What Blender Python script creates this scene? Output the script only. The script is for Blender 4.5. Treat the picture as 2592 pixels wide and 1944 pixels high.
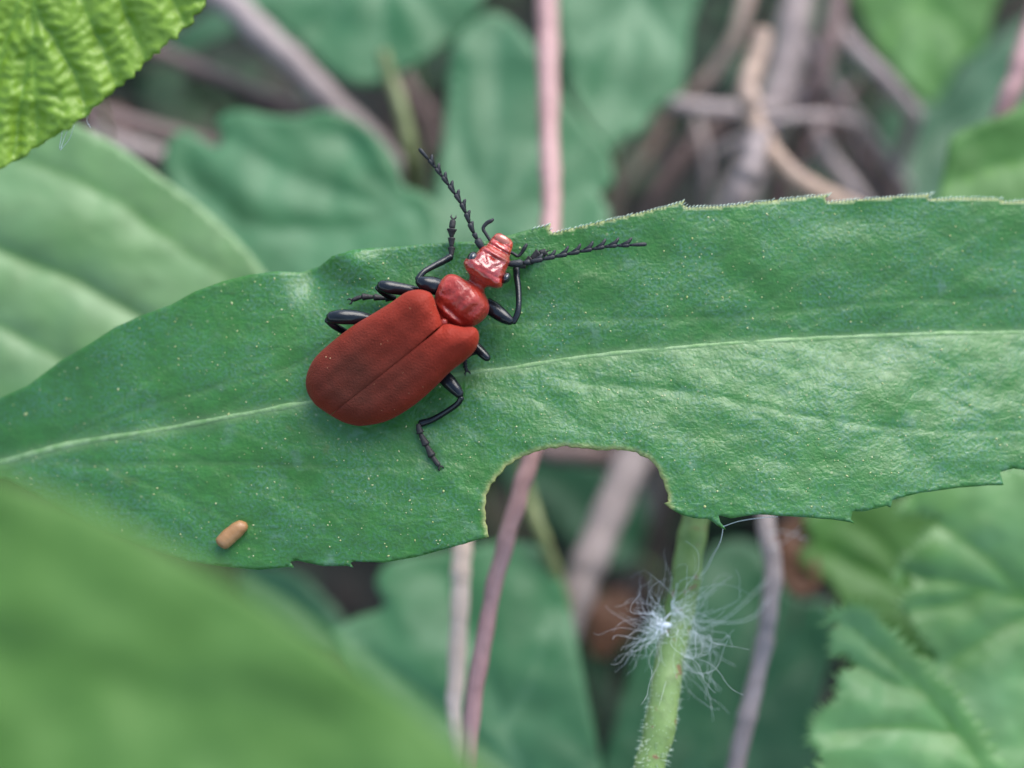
import bpy, math, random
import numpy as np
from mathutils import Vector, Matrix
from mathutils.geometry import delaunay_2d_cdt

# ------------------------------------------------------------------ camera
# scale: 1 Blender unit = 1 cm.  The beetle's leaf floats ~8 cm above the soil.
scene = bpy.context.scene
for o in list(bpy.data.objects):
    bpy.data.objects.remove(o)
PITCH = math.radians(52)          # the phone looks down at the leaf
DIST = 12.0                       # cm from lens to the focus plane
PXCM = 400.0                      # photograph pixels per cm on the focus plane
FWD = Vector((0, math.cos(PITCH), -math.sin(PITCH)))
UP = Vector((0, math.sin(PITCH), math.cos(PITCH)))
TARGET = Vector((0, 0, 8.0))
cam_data = bpy.data.cameras.new('camera')
cam = bpy.data.objects.new('camera', cam_data)
scene.collection.objects.link(cam)
scene.camera = cam
cam.location = TARGET - FWD * DIST
cam.rotation_euler = (math.radians(90) - PITCH, 0, 0)
cam_data.sensor_width = 36
cam_data.lens = 36 * DIST / (2592 / PXCM)
cam_data.clip_start = 0.05
cam_data.clip_end = 20000
cam_data.dof.use_dof = True
cam_data.dof.focus_distance = DIST - 0.14
cam_data.dof.aperture_fstop = cam_data.lens * 1e-3 / 0.54
cam_data.dof.aperture_blades = 0

# ------------------------------------------------------------------ light
SUN_EL, SUN_AZ = math.radians(58), math.radians(40)   # az from +Y towards +X
world = bpy.data.worlds.new('World')
scene.world = world
world.use_nodes = True
wn = world.node_tree.nodes
bg = wn['Background']
sky = wn.new('ShaderNodeTexSky')
sky.sky_type = 'NISHITA'
sky.sun_disc = False
sky.sun_elevation = SUN_EL
sky.sun_rotation = SUN_AZ
sky.dust_density = 1.2
sky.air_density = 1.2
sky.ozone_density = 1.0
world.node_tree.links.new(sky.outputs[0], bg.inputs[0])
bg.inputs[1].default_value = 0.15
sun_d = bpy.data.lights.new('sun', 'SUN')
sun_d.energy = 2.4
sun_d.angle = math.radians(50)
sun_d.color = (1.0, 0.96, 0.9)
sun = bpy.data.objects.new('sun', sun_d)
scene.collection.objects.link(sun)
sdir = Vector((math.sin(SUN_AZ) * math.cos(SUN_EL), math.cos(SUN_AZ) * math.cos(SUN_EL), math.sin(SUN_EL)))
sun.location = sdir * 300
sun.rotation_euler = sdir.to_track_quat('Z', 'Y').to_euler()
scene.view_settings.view_transform = 'Standard'
scene.view_settings.look = 'None'
scene.view_settings.gamma = 1
scene.view_settings.exposure = 1.2

random.seed(7)
rng = np.random.default_rng(7)
S = 2592 / 2212.0     # measurements taken on the 2212 px wide view

# ------------------------------------------------------------------ helpers
RMAT = np.array([[1, 0, 0], list(UP), list(-FWD)]).T   # photo frame -> world
TGT = np.array(TARGET)

def W(px, py, z):
    """point seen at photo pixel (px,py) whose height above the focus plane is z (cm)"""
    px = np.asarray(px, float); py = np.asarray(py, float); z = np.asarray(z, float)
    k = (DIST - z) / DIST / PXCM
    v = np.stack(np.broadcast_arrays((px - 1296) * k, (972 - py) * k, z), -1)
    return v @ RMAT.T + TGT

def cm(pxr, z=0.0):
    return pxr / PXCM * (DIST - z) / DIST

def disp(pts):
    return [(p[0] * S, p[1] * S) for p in pts]

def vnoise(x, y, seed=0):
    x = np.asarray(x, float); y = np.asarray(y, float)
    xi = np.floor(x); yi = np.floor(y); fx = x - xi; fy = y - yi
    fx = fx * fx * (3 - 2 * fx); fy = fy * fy * (3 - 2 * fy)
    def h(a, b):
        v = np.sin(a * 127.1 + b * 311.7 + seed * 74.7) * 43758.5453
        return v - np.floor(v)
    return ((h(xi, yi) * (1 - fx) + h(xi + 1, yi) * fx) * (1 - fy)
            + (h(xi, yi + 1) * (1 - fx) + h(xi + 1, yi + 1) * fx) * fy) * 2 - 1

def fbm(x, y, seed=0, oct=3):
    r = 0; a = 1
    for i in range(oct):
        r = r + a * vnoise(x * 2 ** i, y * 2 ** i, seed + i * 3.1); a *= 0.5
    return r

def catmull(pts, n=8, closed=False):
    pts = [np.array(p, float) for p in pts]
    out = []
    N = len(pts)
    rngi = range(N if closed else N - 1)
    for i in rngi:
        if closed:
            p0, p1, p2, p3 = pts[(i - 1) % N], pts[i], pts[(i + 1) % N], pts[(i + 2) % N]
        else:
            p1, p2 = pts[i], pts[i + 1]
            p0 = pts[i - 1] if i else 2 * p1 - p2
            p3 = pts[i + 2] if i + 2 < N else 2 * p2 - p1
        for k in range(n):
            t = k / n
            out.append(0.5 * ((2 * p1) + (-p0 + p2) * t + (2 * p0 - 5 * p1 + 4 * p2 - p3) * t * t
                              + (-p0 + 3 * p1 - 3 * p2 + p3) * t ** 3))
    if not closed:
        out.append(pts[-1])
    return np.array(out)

def resample(poly, step, closed=True):
    poly = np.array(poly, float)
    if closed:
        poly = np.vstack([poly, poly[:1]])
    out = []
    for a, b in zip(poly[:-1], poly[1:]):
        n = max(1, int(round(np.linalg.norm(b - a) / step)))
        for k in range(n):
            out.append(a + (b - a) * k / n)
    if not closed:
        out.append(poly[-1])
    return np.array(out)

def segdist(P, line, signed=False):
    """distance of points P (n,2) to a polyline; also the arc fraction of the nearest point"""
    P = np.asarray(P, float); line = np.asarray(line, float)
    best = np.full(len(P), 1e18); arc = np.zeros(len(P)); sg = np.zeros(len(P))
    L = np.r_[0, np.cumsum(np.linalg.norm(np.diff(line, axis=0), axis=1))]
    for i in range(len(line) - 1):
        a, b = line[i], line[i + 1]; ab = b - a; l2 = ab @ ab
        if l2 < 1e-12: continue
        t = np.clip(((P - a) @ ab) / l2, 0, 1)
        d = np.linalg.norm(P - (a + t[:, None] * ab), axis=1)
        m = d < best
        best[m] = d[m]; arc[m] = (L[i] + t * math.sqrt(l2))[m] / L[-1]
        cr = ab[0] * (P[:, 1] - a[1]) - ab[1] * (P[:, 0] - a[0])
        sg[m] = np.sign(cr)[m]
    if signed:
        return best * sg, arc
    return best, arc

def inside(P, poly):
    x, y = P[:, 0], P[:, 1]
    c = np.zeros(len(P), bool)
    j = len(poly) - 1
    for i in range(len(poly)):
        xi, yi = poly[i]; xj, yj = poly[j]
        if yi != yj:
            m = ((yi > y) != (yj > y)) & (x < (xj - xi) * (y - yi) / (yj - yi) + xi)
            c ^= m
        j = i
    return c

def link(o, parent=None, off=None):
    scene.collection.objects.link(o)
    if parent is not None:
        o.parent = parent
    return o

def mesh_obj(name, verts, faces, mat, parent=None, smooth=True, attrs=None, origin=None):
    """verts in world cm; the object's origin is the parent's location or `origin`"""
    verts = np.asarray(verts, float)
    if parent is not None:
        base = np.array(parent.matrix_basis.translation)
        g = parent.parent
        while g is not None:
            base = base + np.array(g.matrix_basis.translation); g = g.parent
        loc = np.zeros(3)
    else:
        base = np.array(origin if origin is not None else verts.mean(0))
        loc = base
    me = bpy.data.meshes.new(name)
    me.from_pydata((verts - base).tolist(), [], [tuple(int(i) for i in f) for f in faces])
    if smooth:
        me.polygons.foreach_set('use_smooth', [True] * len(me.polygons))
    for k, v in (attrs or {}).items():
        v = np.asarray(v, float)
        if v.ndim == 1:
            a = me.attributes.new(k, 'FLOAT', 'POINT'); a.data.foreach_set('value', v.tolist())
        else:
            a = me.attributes.new(k, 'FLOAT_VECTOR', 'POINT'); a.data.foreach_set('vector', v.ravel().tolist())
    me.update()
    if mat: me.materials.append(mat)
    o = bpy.data.objects.new(name, me)
    o.location = loc
    return link(o, parent)

def thing(name, label, cat, loc, group=None):
    o = bpy.data.objects.new(name, None)
    o.empty_display_size = 0.2
    o.location = [float(c) for c in loc]
    link(o)
    return tag(o, label, cat, group)

def tag(o, label, cat, group=None, kind=None):
    if label: o['label'] = label
    if cat: o['category'] = cat
    if group: o['group'] = group
    if kind: o['kind'] = kind
    return o

def tube_data(path, radii, seg=12, cap=True, squash=None):
    """path (n,3) world, radii (n); rotation-minimising frames"""
    path = np.asarray(path, float); n = len(path)
    radii = np.broadcast_to(np.asarray(radii, float), (n,))
    T = np.gradient(path, axis=0); T /= np.linalg.norm(T, axis=1)[:, None] + 1e-12
    ref = np.array(UP) if abs(T[0] @ np.array(UP)) < 0.9 else np.array([1.0, 0, 0])
    nrm = ref - T[0] * (ref @ T[0]); nrm /= np.linalg.norm(nrm)
    verts = []; 
    for i in range(n):
        nrm = nrm - T[i] * (nrm @ T[i]); nrm /= np.linalg.norm(nrm) + 1e-12
        b = np.cross(T[i], nrm)
        for k in range(seg):
            a = 2 * math.pi * k / seg
            verts.append(path[i] + radii[i] * (math.cos(a) * nrm + math.sin(a) * b))
    faces = []
    for i in range(n - 1):
        for k in range(seg):
            k2 = (k + 1) % seg
            faces.append((i * seg + k, i * seg + k2, (i + 1) * seg + k2, (i + 1) * seg + k))
    if cap:
        verts.append(path[0]); verts.append(path[-1])
        c0, c1 = n * seg, n * seg + 1
        for k in range(seg):
            k2 = (k + 1) % seg
            faces.append((c0, k2, k)); faces.append((c1, (n - 1) * seg + k, (n - 1) * seg + k2))
    return np.array(verts), faces

class Joiner:
    def __init__(self): self.v = []; self.f = []; self.n = 0; self.a = []
    def add(self, v, f, a=0.0):
        v = np.asarray(v, float)
        self.v.append(v); self.f += [tuple(i + self.n for i in q) for q in f]; self.n += len(v)
        self.a.append(np.broadcast_to(np.asarray(a, float), (len(v),)))
    def tube(self, path, radii, seg=10, a=0.0):
        v, f = tube_data(path, radii, seg); self.add(v, f, a)
    def build(self, name, mat, parent=None, **k):
        return mesh_obj(name, np.vstack(self.v), self.f, mat, parent, attrs={'tint': np.concatenate(self.a)}, **k)

def px_path(pts, n=8):
    """pts: (px,py,z,r_px) in photo pixels -> smooth world path and radii"""
    c = catmull(pts, n)
    return W(c[:, 0], c[:, 1], c[:, 2]), c[:, 3] / PXCM * (DIST - c[:, 2]) / DIST

# ------------------------------------------------------------------ materials
def new_mat(name):
    m = bpy.data.materials.new(name); m.use_nodes = True
    nt = m.node_tree
    return m, nt, nt.nodes, nt.links, nt.nodes['Principled BSDF'], nt.nodes['Material Output']

def rgb(c): return (c[0], c[1], c[2], 1)

def mixc(nt, fac, a, b, typ='MIX'):
    n = nt.nodes.new('ShaderNodeMix'); n.data_type = 'RGBA'; n.blend_type = typ
    for s, v in ((n.inputs[0], fac), (n.inputs[6], a), (n.inputs[7], b)):
        if hasattr(v, 'links'): nt.links.new(v, s)
        elif isinstance(v, (tuple, list)): s.default_value = rgb(v)
        else: s.default_value = v
    return n.outputs[2]

def ramp(nt, sock, lo, hi, a=0.0, b=1.0):
    n = nt.nodes.new('ShaderNodeMapRange'); n.clamp = True
    n.inputs[1].default_value = lo; n.inputs[2].default_value = hi
    n.inputs[3].default_value = a; n.inputs[4].default_value = b
    nt.links.new(sock, n.inputs[0]); return n.outputs[0]

def math_n(nt, op, a, b=None):
    n = nt.nodes.new('ShaderNodeMath'); n.operation = op
    for s, v in zip(n.inputs, (a, b)):
        if v is None: continue
        if hasattr(v, 'links'): nt.links.new(v, s)
        else: s.default_value = v
    return n.outputs[0]

def noise(nt, vec, scale, detail=2, rough=0.5):
    n = nt.nodes.new('ShaderNodeTexNoise')
    n.inputs['Scale'].default_value = scale; n.inputs['Detail'].default_value = detail
    n.inputs['Roughness'].default_value = rough
    if vec is not None: nt.links.new(vec, n.inputs['Vector'])
    return n.outputs[0]

def leaf_mat(name, col, col2, vein, rough=0.42, trans=0.35, tcol=None, spec=0.5, bump=0.5, fine=26.0,
             mid=7.0, specks=0.0, bloom=None, bloom_amt=0.0, edge=None, wmid=2.2, mott=0.45, net=0.0):
    m, nt, N, L, P, out = new_mat(name)
    at = N.new('ShaderNodeAttribute'); at.attribute_name = 'leaf_uv'
    uv = at.outputs['Vector']
    av = N.new('ShaderNodeAttribute'); av.attribute_name = 'vein'
    n1 = noise(nt, uv, 1.3, 3); n2 = noise(nt, uv, mid, 3); n3 = noise(nt, uv, fine, 2)
    c = mixc(nt, ramp(nt, n1, 0.35, 0.68), col, col2)
    c = mixc(nt, ramp(nt, n2, 0.42, 0.72, 0, mott), c, tuple(0.62 * x for x in col))
    if bloom:
        n4 = noise(nt, uv, 3.2, 3)
        c = mixc(nt, math_n(nt, 'MULTIPLY', ramp(nt, n3, 0.42, 0.64, 0, bloom_amt), ramp(nt, n4, 0.36, 0.6)), c, bloom)
    c = mixc(nt, ramp(nt, av.outputs['Fac'], 0.0, 1.0, 0, 0.85), c, vein)
    if edge:
        ae = N.new('ShaderNodeAttribute'); ae.attribute_name = 'rim'
        c = mixc(nt, ae.outputs['Fac'], c, edge)
    netv = None
    if net:
        ws = N.new('ShaderNodeVectorMath'); ws.operation = 'ADD'
        nz = N.new('ShaderNodeTexNoise'); nz.inputs['Scale'].default_value = 7; L.new(uv, nz.inputs['Vector'])
        sc = N.new('ShaderNodeVectorMath'); sc.operation = 'SCALE'; sc.inputs['Scale'].default_value = 0.12; L.new(nz.outputs['Color'], sc.inputs[0])
        L.new(uv, ws.inputs[0]); L.new(sc.outputs[0], ws.inputs[1])
        mp = N.new('ShaderNodeMapping'); mp.inputs['Scale'].default_value = (0.6, 1.0, 1.0); mp.inputs['Rotation'].default_value = (0, 0, 0.35)
        L.new(ws.outputs[0], mp.inputs[0])
        v2 = N.new('ShaderNodeTexVoronoi'); v2.feature = 'DISTANCE_TO_EDGE'; v2.inputs['Scale'].default_value = 9.5; L.new(mp.outputs[0], v2.inputs['Vector'])
        netv = ramp(nt, v2.outputs['Distance'], 0.0, 0.09, 1.0, 0.0)
        c = mixc(nt, math_n(nt, 'MULTIPLY', netv, net), c, tuple(1.5 * x for x in col2))
        n5 = noise(nt, uv, 4.6, 4, 0.65)
        c = mixc(nt, ramp(nt, n5, 0.60, 0.72, 0, 0.42), c, (0.16, 0.29, 0.21))
        n6 = noise(nt, uv, 2.1, 5, 0.7)
        c = mixc(nt, ramp(nt, n6, 0.66, 0.70, 0, 0.35), c, (0.10, 0.15, 0.03))
    if specks:
        vo = N.new('ShaderNodeTexVoronoi'); vo.inputs['Scale'].default_value = 19
        L.new(uv, vo.inputs['Vector'])
        sep = N.new('ShaderNodeSeparateColor'); L.new(vo.outputs['Color'], sep.inputs[0])
        size = ramp(nt, sep.outputs[0], 0.45, 1.0, 0.0, 0.17)
        dot = math_n(nt, 'LESS_THAN', vo.outputs['Distance'], size)
        c = mixc(nt, math_n(nt, 'MULTIPLY', dot, specks), c, (0.38, 0.42, 0.22))
    L.new(c, P.inputs['Base Color'])
    r = ramp(nt, n2, 0.3, 0.7, rough - 0.07, rough + 0.1)
    L.new(r, P.inputs['Roughness'])
    P.inputs['Specular IOR Level'].default_value = spec
    b1 = N.new('ShaderNodeBump'); b1.inputs['Strength'].default_value = bump; b1.inputs['Distance'].default_value = 0.02
    h = math_n(nt, 'ADD', math_n(nt, 'MULTIPLY', n2, wmid), math_n(nt, 'MULTIPLY', n3, 0.8))
    if netv is not None:
        h = math_n(nt, 'SUBTRACT', h, math_n(nt, 'MULTIPLY', netv, 0.17))
    L.new(h, b1.inputs['Height'])
    L.new(b1.outputs[0], P.inputs['Normal'])
    tr = N.new('ShaderNodeBsdfTranslucent')
    tc = mixc(nt, 0.5, c, tcol or (0.25, 0.45, 0.05))
    L.new(tc, tr.inputs[0])
    mx = N.new('ShaderNodeMixShader'); mx.inputs[0].default_value = trans
    L.new(P.outputs[0], mx.inputs[1]); L.new(tr.outputs[0], mx.inputs[2]); L.new(mx.outputs[0], out.inputs[0])
    return m

def stem_mat(name, col, col2, rough=0.6, scale=6.0, bump=0.3, streak=6.0, spots=None):
    m, nt, N, L, P, out = new_mat(name)
    tc = N.new('ShaderNodeTexCoord')
    n1 = noise(nt, tc.outputs['Object'], scale, 4, 0.6)
    n2 = noise(nt, tc.outputs['Object'], scale * streak, 2)
    c = mixc(nt, ramp(nt, n1, 0.35, 0.65), col, col2)
    c = mixc(nt, ramp(nt, n2, 0.5, 0.75, 0, 0.4), c, tuple(0.45 * x for x in col))
    if spots:
        n3 = noise(nt, tc.outputs['Object'], 14, 2)
        c = mixc(nt, ramp(nt, n3, 0.64, 0.7, 0, 0.8), c, spots)
    L.new(c, P.inputs['Base Color'])
    P.inputs['Roughness'].default_value = rough
    b = N.new('ShaderNodeBump'); b.inputs['Strength'].default_value = bump; b.inputs['Distance'].default_value = 0.02
    L.new(n2, b.inputs['Height']); L.new(b.outputs[0], P.inputs['Normal'])
    return m

def plain(name, col, rough=0.5, spec=0.5, bump=0.0, bscale=60, coat=0.0, sheen=0.0, sheen_col=None, var=0.0, col2=None, vscale=4):
    m, nt, N, L, P, out = new_mat(name)
    tc = N.new('ShaderNodeTexCoord')
    P.inputs['Base Color'].default_value = rgb(col)
    if col2:
        n = noise(nt, tc.outputs['Object'], vscale, 3)
        L.new(mixc(nt, ramp(nt, n, 0.35, 0.65), col, col2), P.inputs['Base Color'])
    P.inputs['Roughness'].default_value = rough
    P.inputs['Specular IOR Level'].default_value = spec
    P.inputs['Coat Weight'].default_value = coat
    P.inputs['Coat Roughness'].default_value = 0.18
    P.inputs['Sheen Weight'].default_value = sheen
    P.inputs['Sheen Roughness'].default_value = 0.4
    if sheen_col: P.inputs['Sheen Tint'].default_value = rgb(sheen_col)
    if bump:
        n = noise(nt, tc.outputs['Object'], bscale, 2)
        b = N.new('ShaderNodeBump'); b.inputs['Strength'].default_value = bump; b.inputs['Distance'].default_value = 0.01
        L.new(n, b.inputs['Height']); L.new(b.outputs[0], P.inputs['Normal'])
    return m

M = {}
M['main'] = leaf_mat('leaf_green', (0.034, 0.172, 0.018), (0.045, 0.20, 0.027), (0.20, 0.34, 0.13), rough=0.45,
                     trans=0.34, spec=0.8, bump=0.30, fine=50, mid=19, wmid=1.3, net=0.13, specks=0.45, bloom=(0.105, 0.25, 0.19), bloom_amt=0.5, edge=(0.34, 0.36, 0.12))
M['pale'] = leaf_mat('leaf_pale_green', (0.13, 0.27, 0.09), (0.18, 0.32, 0.14), (0.08, 0.21, 0.04), rough=0.45,
                     trans=0.3, spec=0.6, bump=0.3, fine=12, mid=4)
M['fore'] = leaf_mat('leaf_soft_green', (0.078, 0.182, 0.032), (0.092, 0.205, 0.044), (0.065, 0.165, 0.024), mott=0.12, rough=0.55,
                     trans=0.3, spec=0.35, bump=0.3, fine=12, mid=4)
M['bramble'] = leaf_mat('leaf_yellow_green', (0.21, 0.36, 0.03), (0.25, 0.40, 0.045), (0.14, 0.29, 0.022), rough=0.45, mott=0.15,
                        trans=0.34, spec=0.55, bump=0.22, fine=40, mid=16)
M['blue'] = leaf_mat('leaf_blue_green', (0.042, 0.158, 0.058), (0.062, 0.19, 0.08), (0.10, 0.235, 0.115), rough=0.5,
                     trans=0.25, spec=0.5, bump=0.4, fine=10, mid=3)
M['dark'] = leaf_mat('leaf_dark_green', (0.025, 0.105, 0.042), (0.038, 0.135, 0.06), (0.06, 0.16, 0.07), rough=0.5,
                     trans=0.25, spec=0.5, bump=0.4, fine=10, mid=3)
M['fresh'] = leaf_mat('leaf_fresh_green', (0.14, 0.33, 0.075), (0.19, 0.39, 0.14), (0.10, 0.27, 0.03), rough=0.42,
                      trans=0.35, spec=0.7, bump=0.4, fine=12, mid=4)
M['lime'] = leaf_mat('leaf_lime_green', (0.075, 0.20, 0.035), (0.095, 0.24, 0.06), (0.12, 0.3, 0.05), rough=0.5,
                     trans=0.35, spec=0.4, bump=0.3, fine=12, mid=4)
M['midrib'] = plain('leaf_midrib', (0.115, 0.235, 0.07), 0.55, bump=0.9, bscale=22, col2=(0.20, 0.31, 0.14), vscale=12)
M['pinkstem'] = stem_mat('stem_pink', (0.31, 0.165, 0.155), (0.39, 0.225, 0.21), 0.5, 2.0)
M['redstem'] = stem_mat('stem_dusky_pink', (0.30, 0.13, 0.17), (0.45, 0.24, 0.24), 0.5, 2.0)
M['beige'] = stem_mat('stem_beige', (0.50, 0.37, 0.29), (0.56, 0.44, 0.37), 0.6, 2.0)
M['grey'] = stem_mat('stem_grey', (0.235, 0.185, 0.172), (0.31, 0.25, 0.235), 0.7, 1.5)
M['tan'] = stem_mat('stem_tan', (0.32, 0.22, 0.16), (0.39, 0.28, 0.22), 0.65, 1.5)
M['brown'] = stem_mat('stem_brown', (0.12, 0.075, 0.066), (0.17, 0.115, 0.105), 0.7, 1.5)
M['olive'] = stem_mat('stem_olive', (0.12, 0.14, 0.05), (0.16, 0.19, 0.07), 0.55, 1.5)
M['greenstem'] = stem_mat('stem_green', (0.13, 0.22, 0.05), (0.21, 0.30, 0.10), 0.5, 2.5, spots=(0.22, 0.09, 0.05))
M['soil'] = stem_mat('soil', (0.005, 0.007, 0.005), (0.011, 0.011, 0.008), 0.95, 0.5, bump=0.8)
M['deadleaf'] = leaf_mat('dead_leaf', (0.075, 0.034, 0.018), (0.11, 0.05, 0.025), (0.15, 0.06, 0.03), rough=0.6,
                         trans=0.1, spec=0.3, tcol=(0.3, 0.1, 0.03))
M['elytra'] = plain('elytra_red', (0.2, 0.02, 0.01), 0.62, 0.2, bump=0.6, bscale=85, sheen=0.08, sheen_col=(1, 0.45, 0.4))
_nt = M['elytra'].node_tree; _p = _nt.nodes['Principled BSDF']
_a = _nt.nodes.new('ShaderNodeAttribute'); _a.attribute_name = 'shade_tint'
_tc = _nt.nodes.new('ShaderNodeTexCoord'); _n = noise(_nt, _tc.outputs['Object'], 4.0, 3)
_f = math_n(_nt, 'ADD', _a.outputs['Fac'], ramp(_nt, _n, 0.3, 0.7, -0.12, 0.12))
_nt.links.new(mixc(_nt, ramp(_nt, _f, 0.0, 1.0), (0.24, 0.018, 0.006), (0.084, 0.0175, 0.008)), _p.inputs['Base Color'])  # red at front and rim, darker where shade is painted into the colour
M['body'] = plain('body_red', (0.34, 0.024, 0.010), 0.42, 0.4, bump=0.7, bscale=42, coat=0.3, sheen=0.08, sheen_col=(1, 0.6, 0.6), col2=(0.21, 0.016, 0.008), vscale=8)
_nt = M['body'].node_tree; _p = _nt.nodes['Principled BSDF']
_a = _nt.nodes.new('ShaderNodeAttribute'); _a.attribute_name = 'gloss'
_nt.links.new(ramp(_nt, _a.outputs['Fac'], 0, 1, 0.42, 0.24), _p.inputs['Roughness'])
_p.inputs['Coat Roughness'].default_value = 0.12
_nt.links.new(ramp(_nt, _a.outputs['Fac'], 0, 1, 0.3, 1.0), _p.inputs['Coat Weight'])
M['labrum'] = plain('labrum_orange', (0.36, 0.10, 0.06), 0.3, 0.6, coat=0.8, bump=0.2, bscale=30)
M['black'] = plain('leg_black', (0.006, 0.008, 0.010), 0.26, 0.4, bump=0.12, bscale=60, coat=0.0)
M['antenna'] = plain('antenna_black', (0.014, 0.015, 0.017), 0.55, 0.4, bump=0.3, bscale=60)
M['tarsus'] = plain('tarsus_black', (0.022, 0.020, 0.020), 0.6, 0.35, bump=0.3, bscale=60)
M['eye'] = plain('eye_black', (0.006, 0.007, 0.010), 0.2, 0.6, coat=0.6)
M['pellet'] = plain('pellet_orange', (0.26, 0.125, 0.045), 0.45, 0.5, bump=0.2, bscale=25, col2=(0.33, 0.18, 0.075), vscale=5)
M['speck'] = plain('dust_pale', (0.40, 0.44, 0.24), 0.7, 0.2, col2=(0.30, 0.34, 0.12), vscale=9)
M['dust'] = plain('dust_orange', (0.5, 0.30, 0.16), 0.7, 0.2)
M['hair'] = plain('hair_pale', (0.55, 0.66, 0.52), 0.5, 0.4)
M['fluff'] = plain('fluff_white', (0.85, 0.87, 0.88), 0.6, 0.3)
M['tooth'] = plain('leaf_tooth', (0.28, 0.42, 0.12), 0.5)

# ------------------------------------------------------------------ setting
def ground_h(x, y):
    r = np.hypot(x, y)
    return (0.35 * fbm(x * 0.35, y * 0.35, 3) + 0.12 * fbm(x * 1.6, y * 1.6, 9)) * np.clip(1.2 - r / 60, 0, 1)

def build_ground():
    r = np.r_[0, np.geomspace(0.4, 40, 60), 80, 200, 600, 2000, 8000]
    nA = 96; verts = [(0, 6, 0)]; faces = []
    for ri in r[1:]:
        for k in range(nA):
            a = 2 * math.pi * k / nA
            verts.append((ri * math.cos(a), 6 + ri * math.sin(a), 0))
    v = np.array(verts, float); v[:, 2] = ground_h(v[:, 0], v[:, 1])
    for k in range(nA):
        faces.append((0, 1 + k, 1 + (k + 1) % nA))
    for i in range(len(r) - 2):
        for k in range(nA):
            a = 1 + i * nA
            faces.append((a + k, a + nA + k, a + nA + (k + 1) % nA, a + (k + 1) % nA))
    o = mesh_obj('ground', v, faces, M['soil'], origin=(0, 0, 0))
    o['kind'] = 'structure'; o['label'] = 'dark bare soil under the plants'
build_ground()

def litter(name, mat, n, seed, label):
    r = random.Random(seed); J = Joiner()
    for k in range(n):
        x, y = r.uniform(-16, 16), r.uniform(-8, 28)
        a = r.uniform(0, 6.28); L_ = r.uniform(0.5, 1.5); w = L_ * r.uniform(0.2, 0.45)
        z0 = float(ground_h(np.array(x), np.array(y))) + r.uniform(0.02, 0.5)
        tx, ty = r.gauss(0, 0.3), r.gauss(0, 0.3)
        pts = [(-L_ / 2, 0), (-L_ * .2, w * .5), (L_ * .2, w * .45), (L_ / 2, 0), (L_ * .2, -w * .45), (-L_ * .2, -w * .5)]
        vv = [(x + px * math.cos(a) - py * math.sin(a), y + px * math.sin(a) + py * math.cos(a), z0 + px * tx + py * ty + abs(py) * 0.3) for px, py in pts]
        vv += [(q[0], q[1], q[2] - 0.02) for q in vv]
        J.add(vv, [(0, 1, 2, 3), (0, 3, 4, 5), (9, 8, 7, 6), (11, 10, 9, 6)] + [(i, i + 6, (i + 1) % 6 + 6, (i + 1) % 6) for i in range(6)])
    o = J.build(name, mat, origin=(0, 6, 0)); o['kind'] = 'stuff'; o['label'] = label; o['category'] = 'litter'
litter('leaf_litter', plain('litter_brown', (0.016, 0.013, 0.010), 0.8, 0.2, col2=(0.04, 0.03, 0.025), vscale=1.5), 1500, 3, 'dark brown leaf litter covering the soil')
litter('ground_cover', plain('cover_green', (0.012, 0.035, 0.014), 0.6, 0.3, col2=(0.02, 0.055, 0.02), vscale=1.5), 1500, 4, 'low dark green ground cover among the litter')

def to_ground(p, lean=(0, 0), n=4):
    """world points that carry a stem from p down into the soil"""
    p = np.array(p, float)
    q = np.array([p[0] + lean[0], p[1] + lean[1], 0.0]); q[2] = float(ground_h(q[0], q[1])) - 0.25
    return [p + (q - p) * (k / n) for k in range(1, n + 1)]

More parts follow.
